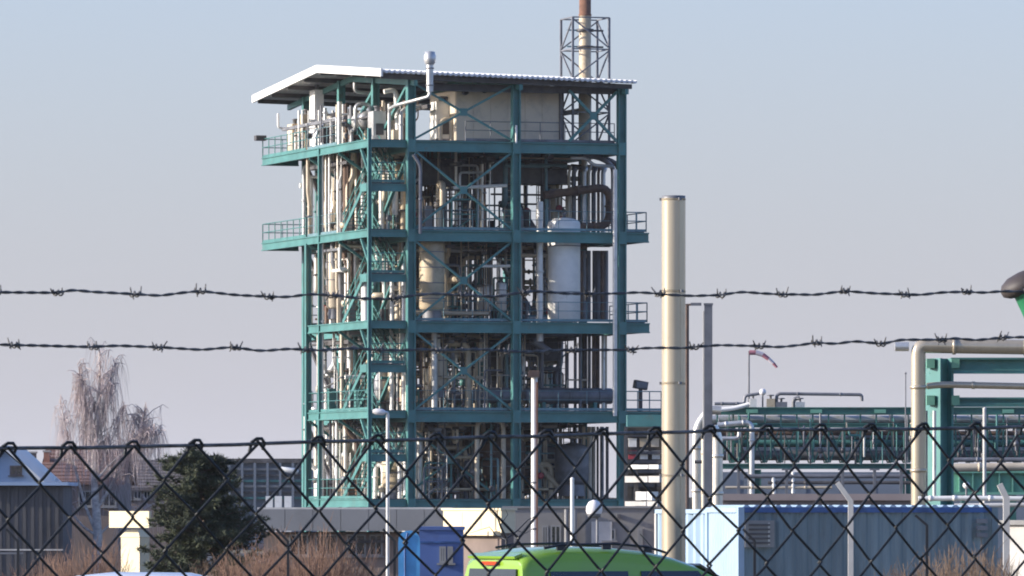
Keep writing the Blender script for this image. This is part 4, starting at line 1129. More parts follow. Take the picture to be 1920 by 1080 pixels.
for i in range(70):
    x = rnd.uniform(x0, x1); za_ = rnd.uniform(zD, zD + .9); zb2 = rnd.uniform(zD + .9, zA - .1); dx = rnd.choice((0, 0, rnd.uniform(-.8, .8))); yy = BY - rnd.uniform(.16, .5)
    r = rnd.choice((.025, .035, .05))
    pts = [(x, yy, za_), (x, yy, zb2)] if not dx else [(x, yy, za_), (x, yy, zb2), (x + dx, yy, zb2), (x + dx, yy, zb2 + .3)]
    part(MB().tube(fillet(pts, .12, 3) if dx else pts, r, 6), 'pipe', M[rnd.choice(('teal2', 'teal', 'mid', 'alu', 'mid', 'cream', 'dark'))], bd)
    if rnd.random() < .3: part(MB().lathe((x, yy, za_ + .2), [(r, 0), (r * 2.4, .03), (r * 2.4, .2), (r, .23)], 8), 'valve', M[rnd.choice(('teal', 'dark', 'mid'))], bd)
for i, (xa, xb, py, r, m, lab) in enumerate(((1395, 1720, 893, .09, 'mid', 'long grey pipe running low under the pipe bridge'), (1440, 1720, 905, .07, 'dark', 'dark pipe running low under the pipe bridge'),
        (1360, 1560, 914, .06, 'cream', 'cream pipe running low under the left end of the pipe bridge'), (1780, 1990, 862, .1, 'mid', 'grey pipe running low behind the pipe rack'))):
    loosepipe([(xa, py), (xb, py)], 285, r, m, lab)
for i, px in enumerate((1385, 1475, 1580, 1640, 1690)):
    q = at(px, 882, 284); single(MB().box2((q.x - .06, 284, G + .15), (q.x + .06, 284.12, q.z)).box2((q.x - .2, 283.9, q.z + .002), (q.x + .2, 284.2, q.z + .07)).box2((q.x - .16, 283.9, G), (q.x + .16, 284.22, G + .148)), 'pipe_support', M['mid'], ('leftmost grey support post under the pipe bridge', 'second grey support post from the left under the pipe bridge', 'middle one of five grey support posts under the pipe bridge', 'fourth grey support post from the left under the pipe bridge', 'rightmost grey support post under the pipe bridge')[i], 'support post')
# windsock on its mast
q = at(1404, 660, 330)
t = thing('windsock', 'red and white striped windsock drooping from a thin mast', 'windsock', (q.x, 330, zA))
part(MB().tube([(q.x, 330, G), (q.x, 330, q.z + .05)], .045, 6), 'mast', M['mid'], t)
pts = [at(1405, 661, 330), at(1417, 661, 330), at(1430, 665, 330), at(1441, 673, 330), at(1450, 681, 330), at(1457, 689, 330)]
rs = [.12, .12, .115, .10, .085, .06]
for i in range(5):
    part(MB().tube([pts[i], pts[i+1]], [rs[i], rs[i+1]], 10), 'cloth_band', M['sockr' if i % 2 == 0 else 'sockw'], t)

# stacked goods between the tower and the shiny pipe
for i, (px0, px1, py0, py1, m, lab) in enumerate((
    (1182, 1238, 872, 880, 'white', 'long white plank bundle on top of the stack right of the tower foot'),
    (1176, 1240, 893, 905, 'concl', 'pale slab bundle in the middle of the stack right of the tower foot'),
    (1196, 1226, 922, 938, 'white', 'white crate low in the stack right of the tower foot'),
    (1176, 1236, 940, 949, 'concl', 'pale slab bundle at the bottom of the stack right of the tower foot'))):
    a, c = at(px0, py1, 300), at(px1, py0, 300)
    tt = thing('stacked_bundle', lab, 'bundle', ((a.x + c.x) / 2, 297.5, a.z))
    for sx in (-.3, .3): part(MB().box(((a.x + c.x) / 2 + sx * (c.x - a.x), 298.1, (G + a.z) / 2), .08, .08, a.z - G), 'trestle', M['dark'], tt)
    nn = 3
    for j in range(nn):
        xa = a.x + (c.x - a.x) * j / nn
        X = Vector((math.cos(R(-35)), math.sin(R(-35)), 0)); Y = Vector((math.sin(R(35)), math.cos(R(35)), 0))
        cc = Vector(((a.x + c.x) / 2, 297.5, (a.z + c.z) / 2)) + X * ((j - 1) * (c.x - a.x) / nn / .82)
        part(MB().box(cc - Y * .03 * (j % 2), (c.x - a.x) / nn / .82 - .012, .5, c.z - a.z - .02 * (j % 2), X, Y, Z1), 'slab', M[m], tt)
rk = thing('storage_rack', 'dark storage rack holding pale bundles right of the tower foot', 'rack', (at(1210, 0, 302).x, 302, G))
for px in (1174, 1244):
    for yy in (299.8, 302.2):
        part(MB().bar((at(px, 0, 300).x, yy, G), (at(px, 0, 300).x, yy, at(0, 800, 300).z), .12, .12), 'post', M['dark'], rk)
for py in (812, 845, 862, 880, 906, 949):
    z = at(0, py, 300).z
    part(MB().box2((at(1176, 0, 300).x, 299.9, z - .16), (at(1242, 0, 300).x, 302.1, z - .01)), 'shelf', M['dark'], rk)
part(MB().box2((at(1176, 0, 300).x, 302.3, G), (at(1242, 0, 300).x, 302.4, at(0, 800, 300).z)), 'back', M['dark'], rk)
part(MB().box2((at(1176, 0, 300).x, 299.9, at(0, 800, 300).z), (at(1262, 0, 300).x, 302.1, at(0, 778, 300).z)), 'top_beam', M['teal'], rk)
for i, (px, py, m) in enumerate(((1186, 838, 'white'), (1207, 838, 'beige'), (1228, 838, 'cream'), (1186, 861, 'red'), (1207, 861, 'white'), (1230, 861, 'alu'))):
    q = at(px, py, 300.3)
    single(MB().box2((q.x - .17, 300.1, q.z + .003), (q.x + .17, 300.6, q.z + .33)).box2((q.x - .19, 300.08, q.z + .331), (q.x + .19, 300.62, q.z + .37)), 'storage_box', M[m], ('white box on the upper shelf of the storage rack', 'tan box on the upper shelf of the storage rack', 'cream box on the upper shelf of the storage rack', 'red box on the lower shelf of the storage rack', 'white box on the lower shelf of the storage rack', 'silver box on the lower shelf of the storage rack')[i], 'box')

# ---------------------------------------------------------------- tall shiny pipe and poles
q = at(1263, 372, 160)
t = thing('steel_chimney', 'tall shiny stainless steel chimney pipe right of the tower', 'chimney', (q.x, 160, G))
r = 22.5 * 160 / F
n = 5; H = q.z - G
for i in range(n):
    z0, z1 = G + H * i / n, G + H * (i + 1) / n
    part(MB().lathe((q.x, 160, z0), [(r, 0.004), (r, 0.02), (r, z1 - z0 - .06), (r, z1 - z0 - .035), (r * 1.015, z1 - z0 - .03), (r * 1.015, z1 - z0 - .002)], 40), 'pipe_section', M['silver'], t)
for i in range(n):
    z0, z1 = G + H * i / n, G + H * (i + 1) / n; a = R(-62 + 9 * (i % 2))
    part(MB().box((q.x + math.cos(a) * (r + .002), 160 + math.sin(a) * (r + .002), (z0 + z1) / 2), .035, .012, z1 - z0 - .1, Vector((-math.sin(a), math.cos(a), 0)), Vector((math.cos(a), math.sin(a), 0)), Z1), 'seam', M['silver'], t)
    for da in (0, 2.1, 4.2):
        part(MB().box((q.x + math.cos(a + da) * (r * 1.015 + .02), 160 + math.sin(a + da) * (r * 1.015 + .02), z1 - .02), .07, .05, .06, Vector((-math.sin(a + da), math.cos(a + da), 0)), Vector((math.cos(a + da), math.sin(a + da), 0)), Z1), 'clamp_bolt', M['mid'], t)
part(MB().lathe((q.x, 160, q.z), [(r * .98, 0), (r * .98, .06), (r * .9, .062)], 40), 'rim', M['mid'], t)
def pole(px, pyt, Y, w, m, label, name='pole', square=False, cat='pole'):
    q = at(px, pyt, Y)
    t = thing(name, label, cat, (q.x, Y, ground_z(Y)))
    if square: part(MB().box2((q.x - w/2, Y - w/2, ground_z(Y)), (q.x + w/2, Y + w/2, q.z)), 'shaft', M[m], t)
    else: part(MB().tube([(q.x, Y, ground_z(Y)), (q.x, Y, q.z)], [w/2 * 1.1, w/2], 12), 'shaft', M[m], t)
    part(MB().box((q.x, Y, ground_z(Y) + .1), w * 2.4, w * 2.4, .2), 'base_block', M['concrete'], t)
    return t, q
t, q = pole(1328, 572, 172, .2, 'mid', 'square dark grey steel pole right of the shiny chimney', 'steel_pole', True)
part(MB().box((q.x, 172, q.z + .02), .23, .23, .05), 'cap', M['mid'], t)
part(MB().box2((q.x - .135, 171.93, G), (q.x - .105, 172.07, q.z - .15)), 'light_edge_strip', M['concl'], t)  # light left edge of the pole, added as a pale strip
t, q = pole(1288, 572, 168, .1, 'brown', 'thin brown lamp post with short level arm behind the chimney', 'lamp_post', cat='lamp post')
part(MB().bar((q.x - .08, 168, q.z), (q.x + .1, 168, q.z + .01), .08, .05), 'arm', M['brown'], t)
part(MB().box((q.x + .22, 168, q.z + .02), .26, .12, .07), 'lamp_head', M['mid'], t)
t, q = pole(727, 778, 220, .11, 'alu', 'slim grey lamp post with white head in front of the tower', 'lamp_post', cat='lamp post')
part(MB().tube(fillet([(q.x, 220, q.z - .05), (q.x, 220, q.z + .07), (q.x - .12, 219.9, q.z + .09)], .08, 4), .045, 8), 'arm', M['alu'], t)
part(MB().lathe((q.x - .08, 219.9, q.z + .08), [(.06, 0), (.10, .08), (.10, .3), (.05, .4)], 12, axis=Vector((-1, 0, .08))), 'lamp_head', M['globe'], t)
t, q = pole(1002, 704, 210, .19, 'white', 'thick sunlit pole with camera box on top in front of the tower', 'camera_pole')
part(MB().box((q.x - .02, 209.9, q.z + .05), .34, .3, .2), 'camera_box', M['brown'], t)
part(MB().box2((q.x + .06, 209.88, G), (q.x + .105, 209.93, q.z - .2)), 'conduit', M['rust'], t)
for hh in (1.6, 2.8, 4.2):
    part(MB().lathe((q.x, 210, G + hh), [(.097, 0), (.115, .005), (.115, .05), (.097, .055)], 12), 'strap', M['mid'], t)
t, q = pole(1073, 900, 200, .11, 'white', 'short white post in front of the beige office', 'post')
part(MB().ball((q.x, 200, q.z + .02), .06), 'finial', M['white'], t)
t, q = pole(1120, 962, 180, .07, 'mid', 'short post carrying a white dome lamp behind the van', 'dome_lamp', cat='lamp')
q = at(1114, 962, 180)
part(MB().lathe((q.x, 180, q.z - .02), [(.19, 0), (.215, .08), (.2, .2), (.14, .31), (.04, .36)], 20), 'dome', M['globe'], t)
part(MB().lathe((q.x, 180, q.z - .13), [(.1, 0), (.17, .03), (.17, .105)], 16), 'collar', M['mid'], t)
t, q = pole(1846, 768, 215, .11, 'concl', 'slim pale post in front of the green pipe rack', 'post')
part(MB().lathe((q.x, 215, q.z), [(.06, 0), (.06, .04), (.02, .07)], 10), 'cap', M['concl'], t)
t, q = pole(1698, 700, 290, .05, 'mid', 'very thin mast seen between the beams of the pipe rack', 'mast')
part(MB().ball((q.x + 0, 290, q.z), .05), 'tip', M['mid'], t)
# bright bent pipes behind the square pole
loosepipe([(1306, 960), (1306, 800), (1330, 768), (1352, 770)], 205, .13, 'clad', 'bright silver pipe with bend behind the square pole')
loosepipe([(1320, 960), (1320, 812), (1338, 800)], 204, .08, 'cream', 'thin cream pipe with bend behind the square pole')
loosepipe([(1345, 960), (1345, 820), (1336, 800)], 203.5, .16, 'clad', 'broad cream pipe right of the square pole')
loosepipe([(1302, 866), (1316, 866)], 202, .05, 'dark', 'small dark pipe clamp between the silver pipes')
# pipe rack at the right edge
RY = 190.0
t = thing('pipe_rack', 'green steel pipe rack frame at the right edge', 'pipe rack', (at(1850, 0, RY).x, RY, ground_z(RY)))
c0, c1 = at(1766, 672, RY), at(2180, 672, RY)
for x in (c0.x, c1.x):
    for yy in (RY, RY + 4):
        part(MB().ibeam((x, yy, G), (x, yy, c0.z), .46, .46, .07, up=Vector((math.cos(R(34)), math.sin(R(34)), 0))), 'column', M['teal'], t)
        part(MB().box((x, yy, G + .2), .8, .8, .42), 'footing', M['concrete'], t)
for py, h, m in ((683, .36, 'teal'), (752, .2, 'teal')):
    z = at(0, py, RY).z
    for yy in (RY, RY + 4):
        part(MB().ibeam((c0.x + .24, yy, z), (c1.x - .24, yy, z), .26, h, .05), 'beam', M[m], t)
    for x in (c0.x, c1.x):
        part(MB().ibeam((x, RY + .24, z - .01), (x, RY + 3.76, z - .01), .26, h * .94, .05), 'beam', M[m], t)
    for dx in (-.32, .36):
        part(MB().box((c0.x + dx, RY - .1, z + .02), .22, .3, .26), 'bracket', M['greenl'], t)
for py, px in ((930, 1757),):
    part(MB().tube([at(1736, 930, RY - .6), at(1736, 770, RY - .6)], .05, 8), 'conduit', M['mid'], t)
    part(MB().tube([at(1752, 930, RY - .7), at(1752, 770, RY - .7)], .05, 8), 'conduit', M['alu'], t)
loosepipe([(1722, 960), (1722, 648), (1990, 652)], RY - 1.2, .20, 'silver', 'broad silver pipe rising and bending right over the pipe rack', bend=.22, n=18)
loosepipe([(1678, 650), (1704, 650)], RY - 1.2, .125, 'alu', 'short silver pipe stub left of the tall bend', n=14)
loosepipe([(1738, 724), (1770, 721), (1990, 726)], RY - .9, .09, 'silver', 'slim silver pipe running level between the rack beams', n=12)
loosepipe([(1785, 877), (1990, 874)], 235, .14, 'cream', 'cream pipe above the light green tank', n=12)
loosepipe([(1722, 935), (1812, 934), (1990, 936)], 185, .07, 'white', 'white level pipe above the right end of the blue container', n=10)
loosepipe([(1790, 948), (1990, 946)], 184, .06, 'concl', 'pale level pipe at the right edge', n=10)
q = at(1860, 905, 245)
t = thing('green_girder', 'pale green deep girder behind the pipe rack columns', 'girder', (q.x, 245, ground_z(245)))
a, c = at(1786, 905, 245), at(2010, 905, 245)
part(MB().ibeam(a, c, .5, .85, .09), 'girder', M['greenl'], t)
L = c.x - a.x
for i in range(9):
    part(MB().box((a.x + L * (i + .5) / 9, 244.88, a.z), .05, .2, .66), 'stiffener', M['greenl'], t)
for f in (.1, .5, .9):
    part(MB().box((a.x + L * f, 245, (G + a.z - .43) / 2), .25, .4, a.z - .43 - G), 'support', M['teal2'], t)
q = at(1812, 910, 188)
t = thing('globe_lamp', 'small pale globe lamp on a stem in front of the light green tank', 'lamp', (q.x, 188, G))
part(MB().ball(q, .1), 'globe', M['globe'], t); part(MB().tube([(q.x, 188, G), (q.x, 188, q.z - .08)], .03, 6), 'stem', M['mid'], t)
# green cowl at the right edge
CYW = 150.0
q = at(1930, 540, CYW)
t = thing('green_cowl', 'green funnel with dark round mouth at the right edge of the picture', 'vent cowl', (q.x + .16, CYW, G))
ax = Vector((-.42, -.1, 1)).normalized()
part(MB().lathe(at(1955, 640, CYW), [(.22, -.2), (.24, 0), (.30, .5), (.44, .98), (.54, 1.22), (.56, 1.26), (.5, 1.27)], 26, axis=Vector((-.16, -.05, 1)).normalized()), 'funnel', M['cowl'], t)
part(MB().lathe(at(1925, 538, CYW), [(.42, -.10), (.55, -.02), (.57, .10), (.50, .22), (.34, .31), (.1, .35)], 26, axis=ax), 'mouth', M['cowlm'], t)
part(MB().tube([at(1955, 652, CYW), (at(1958, 0, CYW).x, CYW, G)], .22, 14), 'stand_pipe', M['cowl'], t)

# ---------------------------------------------------------------- containers
def corrugated(x0, x1, y, z0, z1, m, name, parent, depth=.036, pitch=.28, axis='x', mirror=1):
    """upright corrugations between x0 and x1 along an axis"""
    n = max(1, round((x1 - x0) / pitch)); p = (x1 - x0) / n; pts = []
    for i in range(n):
        a = x0 + i * p
        pts += [(a, 0), (a + p * .28, 0), (a + p * .5, depth), (a + p * .78, depth)]
    pts.append((x1, 0))
    vs = []
    for a, d in pts:
        for z in (z0, z1): vs.append((a, y + d * mirror, z))
    fs = [[2*i, 2*i+2, 2*i+3, 2*i+1] for i in range(len(pts) - 1)]
    return vs, fs
YAW = R(16)
q = at(1385, 948, 155)
CM = Matrix.Translation(Vector((q.x, 155, 0))) @ Matrix.Rotation(YAW, 4, 'Z')
cl = 495 * 155 / F / math.cos(YAW)
ztop = at(0, 951, 155).z
zb = G + .05
cont = thing('blue_container', 'blue corrugated container with louvred vent behind dry shrubs', 'container', CM @ Vector((cl/2, 1.2, G)), rz=YAW)
vs, fs = corrugated(.12, cl - .12, .03, zb + .16, ztop - .12, None, None, None)
b = MB(CM); b._add(vs, fs); b.box2((.1, .1, zb + .1), (cl - .1, 2.34, ztop - .1)); part(b, 'side_wall', M['blue'], cont)
vs, fs = corrugated(.12, 2.3, .03, zb + .16, ztop - .12, None, None, None, pitch=.2)
b = MB(CM @ Matrix.Translation(Vector((0, 2.44, 0))) @ Matrix.Rotation(R(-90), 4, 'Z')); b._add(vs, fs); part(b, 'end_wall', M['bluel'], cont)  # sunlit end: the light is put into the colour by a paler blue
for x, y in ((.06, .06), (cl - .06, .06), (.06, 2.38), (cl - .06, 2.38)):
    part(MB(CM).box2((x - .07, y - .07, G), (x + .07, y + .07, ztop)), 'corner_post', M['blue' if x > 1 else 'bluel'], cont)  # left posts share the paler blue of the sunlit end
part(MB(CM).box2((.14, -.012, ztop - .12), (cl - .14, .09, ztop - .004)), 'top_rail', M['bluerail'], cont)
part(MB(CM).box2((.14, -.012, zb), (cl - .14, .09, zb + .15)), 'bottom_rail', M['blue'], cont)
part(MB(CM).box2((-.012, .14, ztop - .12), (.09, 2.3, ztop - .004)), 'top_rail', M['bluel'], cont)  # paler blue again, sunlight put into the colour
b = MB(CM); nr = 24
for i in range(nr):
    a = .1 + (cl - .2) * i / nr
    b._add([(a, .02, ztop), (a + .06, .02, ztop + .05), (a + .13, .02, ztop + .05), (a + .19, .02, ztop), (a, 2.4, ztop), (a + .06, 2.4, ztop + .05), (a + .13, 2.4, ztop + .05), (a + .19, 2.4, ztop)],
           [[0,1,5,4],[1,2,6,5],[2,3,7,6],[0,3,2,1],[4,5,6,7]])
part(b, 'roof', M['bluel'], cont)  # roof ribs paler than the side, their lit look put into the colour
def on_cont(px, py, dy=-.02):
    k = (px - 960) / F
    # point of the container front seen at px
    s, c = math.sin(YAW), math.cos(YAW)
    xl = (k * (155 + dy * c) - q.x + dy * s) / (c - k * s)
    Yy = 155 + xl * s + dy * c
    return Vector((xl, dy, CZ + (HZ - py) / F * Yy))
a = on_cont(1425, 1001)
v = part(MB(CM).box2((a.x - .36, -.05, a.z - .3), (a.x + .33, .03, a.z + .3)), 'vent', M['fascia'], cont)
for i in range(5):
    zz = a.z - .2 + i * .1
    part(MB(CM).box((a.x - .03, -.062, zz), .5, .02, .045), 'slat', M['dark'], v)
part(MB(CM).box((a.x + .2, -.057, a.z), .04, .012, .5), 'vent_edge', M['concl'], v)
a = on_cont(1840, 985)
for dz in (.1, -.06, -.22):
    part(MB(CM).box((a.x, -.05, a.z + dz), .26, .06, .1), 'junction_box', M['mid'], cont)
# light blue container end behind the chimney
q2 = at(1232, 955, 166)
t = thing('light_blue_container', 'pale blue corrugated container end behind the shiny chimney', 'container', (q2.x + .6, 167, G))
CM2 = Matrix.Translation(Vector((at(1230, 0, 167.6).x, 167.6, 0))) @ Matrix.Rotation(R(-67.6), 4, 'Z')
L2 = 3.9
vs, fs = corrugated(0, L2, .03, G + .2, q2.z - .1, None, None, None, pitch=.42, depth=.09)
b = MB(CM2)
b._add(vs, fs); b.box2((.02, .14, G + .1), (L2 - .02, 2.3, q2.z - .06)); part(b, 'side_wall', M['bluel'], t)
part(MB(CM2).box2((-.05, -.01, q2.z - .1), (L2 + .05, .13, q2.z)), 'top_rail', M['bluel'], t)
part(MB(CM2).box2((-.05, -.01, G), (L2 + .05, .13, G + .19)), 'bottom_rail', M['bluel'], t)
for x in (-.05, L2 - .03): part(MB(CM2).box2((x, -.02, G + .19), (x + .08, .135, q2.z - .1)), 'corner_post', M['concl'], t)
# cream cabin at the right edge
q = at(1882, 984, 150)
t = thing('cream_cabin', 'cream wall of a cabin at the right edge behind the bent posts', 'cabin', (q.x + 1.2, 151, G))
yw = R(-35); X = Vector((math.cos(yw), math.sin(yw), 0)); Y = Vector((-math.sin(yw), math.cos(yw), 0))
cc = Vector((q.x + .02, 150.0, 0)) + X * 1.5 + Y * 1.2
part(MB().box((cc.x, cc.y, (G + q.z) / 2), 3.0, 2.4, q.z - G, X, Y, Z1), 'wall', M['concl'], t)
part(MB().box((cc.x, cc.y, q.z + .05), 3.2, 2.6, .1, X, Y, Z1), 'roof', M['fascia'], t)
for i in range(3):
    p = cc - Y * 1.203 + X * (i - 1) * 1.0
    part(MB().box((p.x, p.y, (G + q.z) / 2), .96, .02, q.z - G - .2, X, Y, Z1), 'panel', M['concl'], t)
# bent fence posts
def bentpost(px, pxt, pyt, pyk, Y, w, m, label, group=None):
    a, k = at(pxt, pyt, Y), at(px, pyk, Y)
    t = thing('bent_fence_post', label, 'fence post', (k.x, Y, ground_z(Y)), group)
    part(MB().bar((k.x, Y, ground_z(Y)), (k.x, Y, k.z), w, w, Y1), 'post', M[m], t)
    part(MB().bar((k.x, Y, k.z - w * .2), a, w * .92, w * .92, Y1), 'arm', M[m], t)
bentpost(1595, 1570, 905, 938, 135, .10, 'concl', 'pale bent concrete fence post in front of the blue container')
bentpost(1887, 1874, 908, 932, 132, .12, 'concl', 'thick pale bent concrete fence post at the right edge')
for px, lab in ((34, 'thin dark bent fence post below the timber shed'), (540, 'thin dark bent fence post among the reddish shrubs'), (740, 'thin dark bent fence post beside the light blue tarpaulin'),
                (1415, 'thin dark bent fence post in front of the louvred vent'), (1738, 'thin dark bent fence post in front of the right shrubs')):
    bentpost(px, px - 22, 966 if px > 1500 else 992, 984 if px > 1500 else 1014, 118, .045, 'plast', lab, 'thin dark bent posts of the inner fence')  # shade on the dark green steel put into a near-black colour
# the inner fence's wires
t = thing('wire_strands', 'thin straight strands carried by the dark bent posts', 'fence wire', (0, 118, ground_z(118)))
for zz in (.9, 1.3):
    part(MB().tube([(-10, 118.05, ground_z(118) + zz), (10, 118.05, ground_z(118) + zz)], .004, 4), 'strand', M['plast'], t)
# ---------------------------------------------------------------- vegetation
def rv(s=1.0): return Vector((rnd.uniform(-s, s), rnd.uniform(-s, s), rnd.uniform(-s, s)))
def birch(px, Y, pyt, label):
    base = at(px, 0, Y); base.z = ground_z(Y); top = at(px + 6, pyt, Y)
    H = top.z - base.z
    t = thing('birch_tree', label, 'tree', base)
    tr = [base.lerp(top, f) + Vector((.10 * math.sin(f * 9), .08 * math.cos(f * 7), 0)) for f in [i / 9 for i in range(10)]]
    part(MB().tube(tr, [.23 * (1 - .93 * i / 9) + .012 for i in range(10)], 9), 'trunk', M['birch'], t)
    tw_, br = MB(), MB()
    def droop(p, L, r):
        d = rv(.22); d.z = 0
        pts = [p]; q = p.copy(); v = Vector((d.x, d.y, .15))
        for i in range(5):
            v = v + Vector((rnd.uniform(-.06, .06), rnd.uniform(-.06, .06), -.5)); v.normalize()
            q = q + v * L / 5; pts.append(q.copy())
        tw_.tube(pts, [r * (1 - .12 * i) for i in range(6)], 3, caps=False)
    limbs = []
    def add_limb(pts, r, n, L0, L1, side=0, f0=.3):
        part(MB().tube(pts, [r * (1 - .85 * k / (len(pts) - 1)) for k in range(len(pts))], 7), 'limb', M['birch'], t)
        for _ in range(n):
            f = rnd.uniform(f0, 1.0) * (len(pts) - 1); j = min(len(pts) - 2, int(f)); p = pts[j].lerp(pts[j+1], f - j)
            a = rnd.uniform(0, 2 * math.pi)
            limbs.append((p, Vector((math.cos(a) + side, math.sin(a), rnd.uniform(.3, 1.2))).normalized(), rnd.uniform(L0, L1)))
    for i in range(44):
        f = rnd.uniform(.52, .99); j = min(8, int(f * 9)); p = tr[j].lerp(tr[j+1], f * 9 - j)
        a = rnd.uniform(0, 2 * math.pi)
        limbs.append((p, Vector((math.cos(a), math.sin(a), rnd.uniform(.5, 1.4))).normalized(), rnd.uniform(.4, 1.05)))
    V3 = Vector
    q = tr[3]
    add_limb([q, q + V3((.4, .1, .6)), q + V3((1.1, .2, 1.9)), q + V3((1.8, .2, 3.3)), q + V3((2.05, .2, 4.0))], .09, 46, .4, 1.1, 0, .35)
    q = tr[4]
    add_limb([q, q + V3((.6, -.2, .7)), q + V3((1.5, -.2, 1.5)), q + V3((2.3, -.2, 2.0)), q + V3((2.75, -.2, 2.0))], .07, 26, .3, .75, .15, .45)
    q = tr[2]
    add_limb([q, q + V3((-.5, .1, 1.2)), q + V3((-1.0, .1, 3.0)), q + V3((-1.4, .1, 4.8)), q + V3((-1.62, .1, 5.75))], .08, 19, .25, .6, -.1, .5)
    q = tr[4]
    add_limb([q, q + V3((-.3, .1, 1.2)), q + V3((-.45, .1, 2.8)), q + V3((-.5, .1, 4.1))], .06, 20, .3, .6, 0, .4)
    q = tr[6]
    add_limb([q, q + V3((.3, .1, .8)), q + V3((.6, .1, 1.9)), q + V3((.78, .1, 2.9))], .05, 22, .2, .55, 0, .3)
    add_limb([q, q + V3((-.3, .1, .7)), q + V3((-.6, .1, 1.7)), q + V3((-.8, .1, 2.75))], .05, 22, .2, .55, 0, .3)
    q = tr[2]
    add_limb([q, q + V3((.5, .1, .5)), q + V3((1.5, .1, .8)), q + V3((2.3, .1, 1.4))], .06, 11, .4, .8, .1, .5)
    add_limb([q, q + V3((-.6, .1, .4)), q + V3((-1.3, .1, 1.2)), q + V3((-1.5, .1, 2.0))], .06, 7, .4, .8, -.1, .6)
    q = tr[4]
    add_limb([q, q + V3((.4, .0, 1.0)), q + V3((.9, .0, 2.2)), q + V3((1.25, .0, 3.2))], .05, 18, .3, .7, 0, .35)
    for p, d, L in limbs:
        q = p + d * L; m = p + d * L * .5 + Vector((0, 0, .10))
        br.tube([p, m, q, q + Vector((d.x, d.y, -.5)) * L * .3], [.024, .017, .012, .007], 4, caps=False)
        for j in range(9):
            droop(p.lerp(q, rnd.uniform(.3, 1.0)) + rv(.06), rnd.uniform(.6, 2.3), rnd.uniform(.0065, .0105))
    tag(part(br, 'branches', M['twig'], t), kind='stuff')
    tag(part(tw_, 'twigs', M['twig'], t), kind='stuff')
birch(178, 290, 652, 'tall bare birch with pale trunk and drooping reddish twigs')

def pine(px, Y, pyt, wpx, label):
    base = at(px, 0, Y); base.z = ground_z(Y); top = at(px, pyt, Y); H = top.z - base.z
    W = wpx * Y / F / 2
    t = thing('pine_tree', label, 'tree', base)
    part(MB().tube([base, base + Vector((.05, 0, H * .5)), base + Vector((0, 0, H * .93))], [.17, .11, .02], 9), 'trunk', M['bark'], t)
    lb, nd = MB(), MB()
    for i in range(330):
        f = rnd.uniform(.08, 1.0) ** .9
        wr = W * min(1, 1.3 * (1.03 - f) ** .45) * rnd.uniform(.55, 1.08)
        if f < .25: wr *= .75 + f
        a = rnd.uniform(0, 2 * math.pi)
        wr *= min(1.12, max(.45, 1 + .9 * noise.noise(Vector((math.cos(a) * 1.6, math.sin(a) * 1.6, f * 5.5 + 2.2)))))
        p = base + Vector((0, 0, H * f * .93)); q = p + Vector((math.cos(a) * wr, math.sin(a) * wr, wr * rnd.uniform(-.05, .42)))
        lb.tube([p, p.lerp(q, .5) + Vector((0, 0, -.04)), q], [.03, .02, .008], 4, caps=False)
        n = 5 + int(wr * 7)
        for j in range(n):
            c = p.lerp(q, .3 + .7 * (j + rnd.random()) / n) + rv(.10)
            cr = rnd.uniform(.12, .26)
            for k in range(24):
                d = rv(1.0); d.z = d.z * .7 + .35; d.normalize()
                e = c + d * cr * rnd.uniform(.6, 1.15); s = d.cross(rv(1)).normalized() * rnd.uniform(.012, .026)
                nd._add([c - s, c + s, e], [[0, 1, 2]])
    tag(part(lb, 'limbs', M['bark'], t), kind='stuff')
    tag(part(nd, 'crown', M['needle'], t), kind='stuff')
pine(374, 225, 832, 250, 'dense dark green pine standing beside the cream board')

def bush(px, Y, pyt, wpx, m, n, label, name='shrub', lean=.35):
    base = at(px, 0, Y); base.z = ground_z(Y); H = at(px, pyt, Y).z - base.z; W = wpx * Y / F / 2
    b = MB()
    for i in range(n):
        a = rnd.uniform(0, 2 * math.pi); rr = W * math.sqrt(rnd.random()) * .8
        p = base + Vector((math.cos(a) * rr, math.sin(a) * rr * .8, 0))
        hh = H * rnd.uniform(.55, 1.0) * (1 - .35 * (rr / W) ** 2)
        d = Vector((math.cos(a) * lean * rr / W + rnd.uniform(-.16, .16), math.sin(a) * lean * rr / W + rnd.uniform(-.16, .16), 1))
        m1 = p + d * hh * .5 + rv(.04); q = p + d * hh + rv(.06)
        b.tube([p, m1, q], [.012, .009, .004], 3, caps=False)
        for j in range(5):
            f = rnd.uniform(.35, .95); s = p.lerp(q, f)
            e = s + Vector((rnd.uniform(-.22, .22), rnd.uniform(-.22, .22), rnd.uniform(.12, .4))) * (H * .45)
            b.tube([s, e], [.006, .003], 3, caps=False)
    t = thing(name, label, 'shrub', base)
    tag(part(b, 'twigs', M[m], t), kind='stuff')
bush(165, 165, 1003, 110, 'shrub', 330, 'reddish bare shrub below the birch')
bush(90, 160, 1030, 90, 'shrub', 220, 'low reddish bare shrub left of the birch')
bush(590, 150, 980, 130, 'shrub', 420, 'tall reddish bare shrub in front of the workshop')
bush(500, 152, 1008, 150, 'shrub', 420, 'broad reddish bare shrub right of the pine')
bush(655, 155, 1035, 70, 'shrubd', 160, 'low brown shrub below the workshop windows')
bush(1805, 128, 1012, 120, 'shrubd', 380, 'brown dry shrub in front of the right end of the blue container')
bush(1720, 126, 1038, 110, 'shrubd', 300, 'low brown dry shrub in front of the blue container')
bush(1860, 124, 1040, 90, 'shrubd', 200, 'dry shrub before the cream cabin wall')
bush(430, 200, 1035, 160, 'shrubd', 220, 'low dark shrub under the pine')

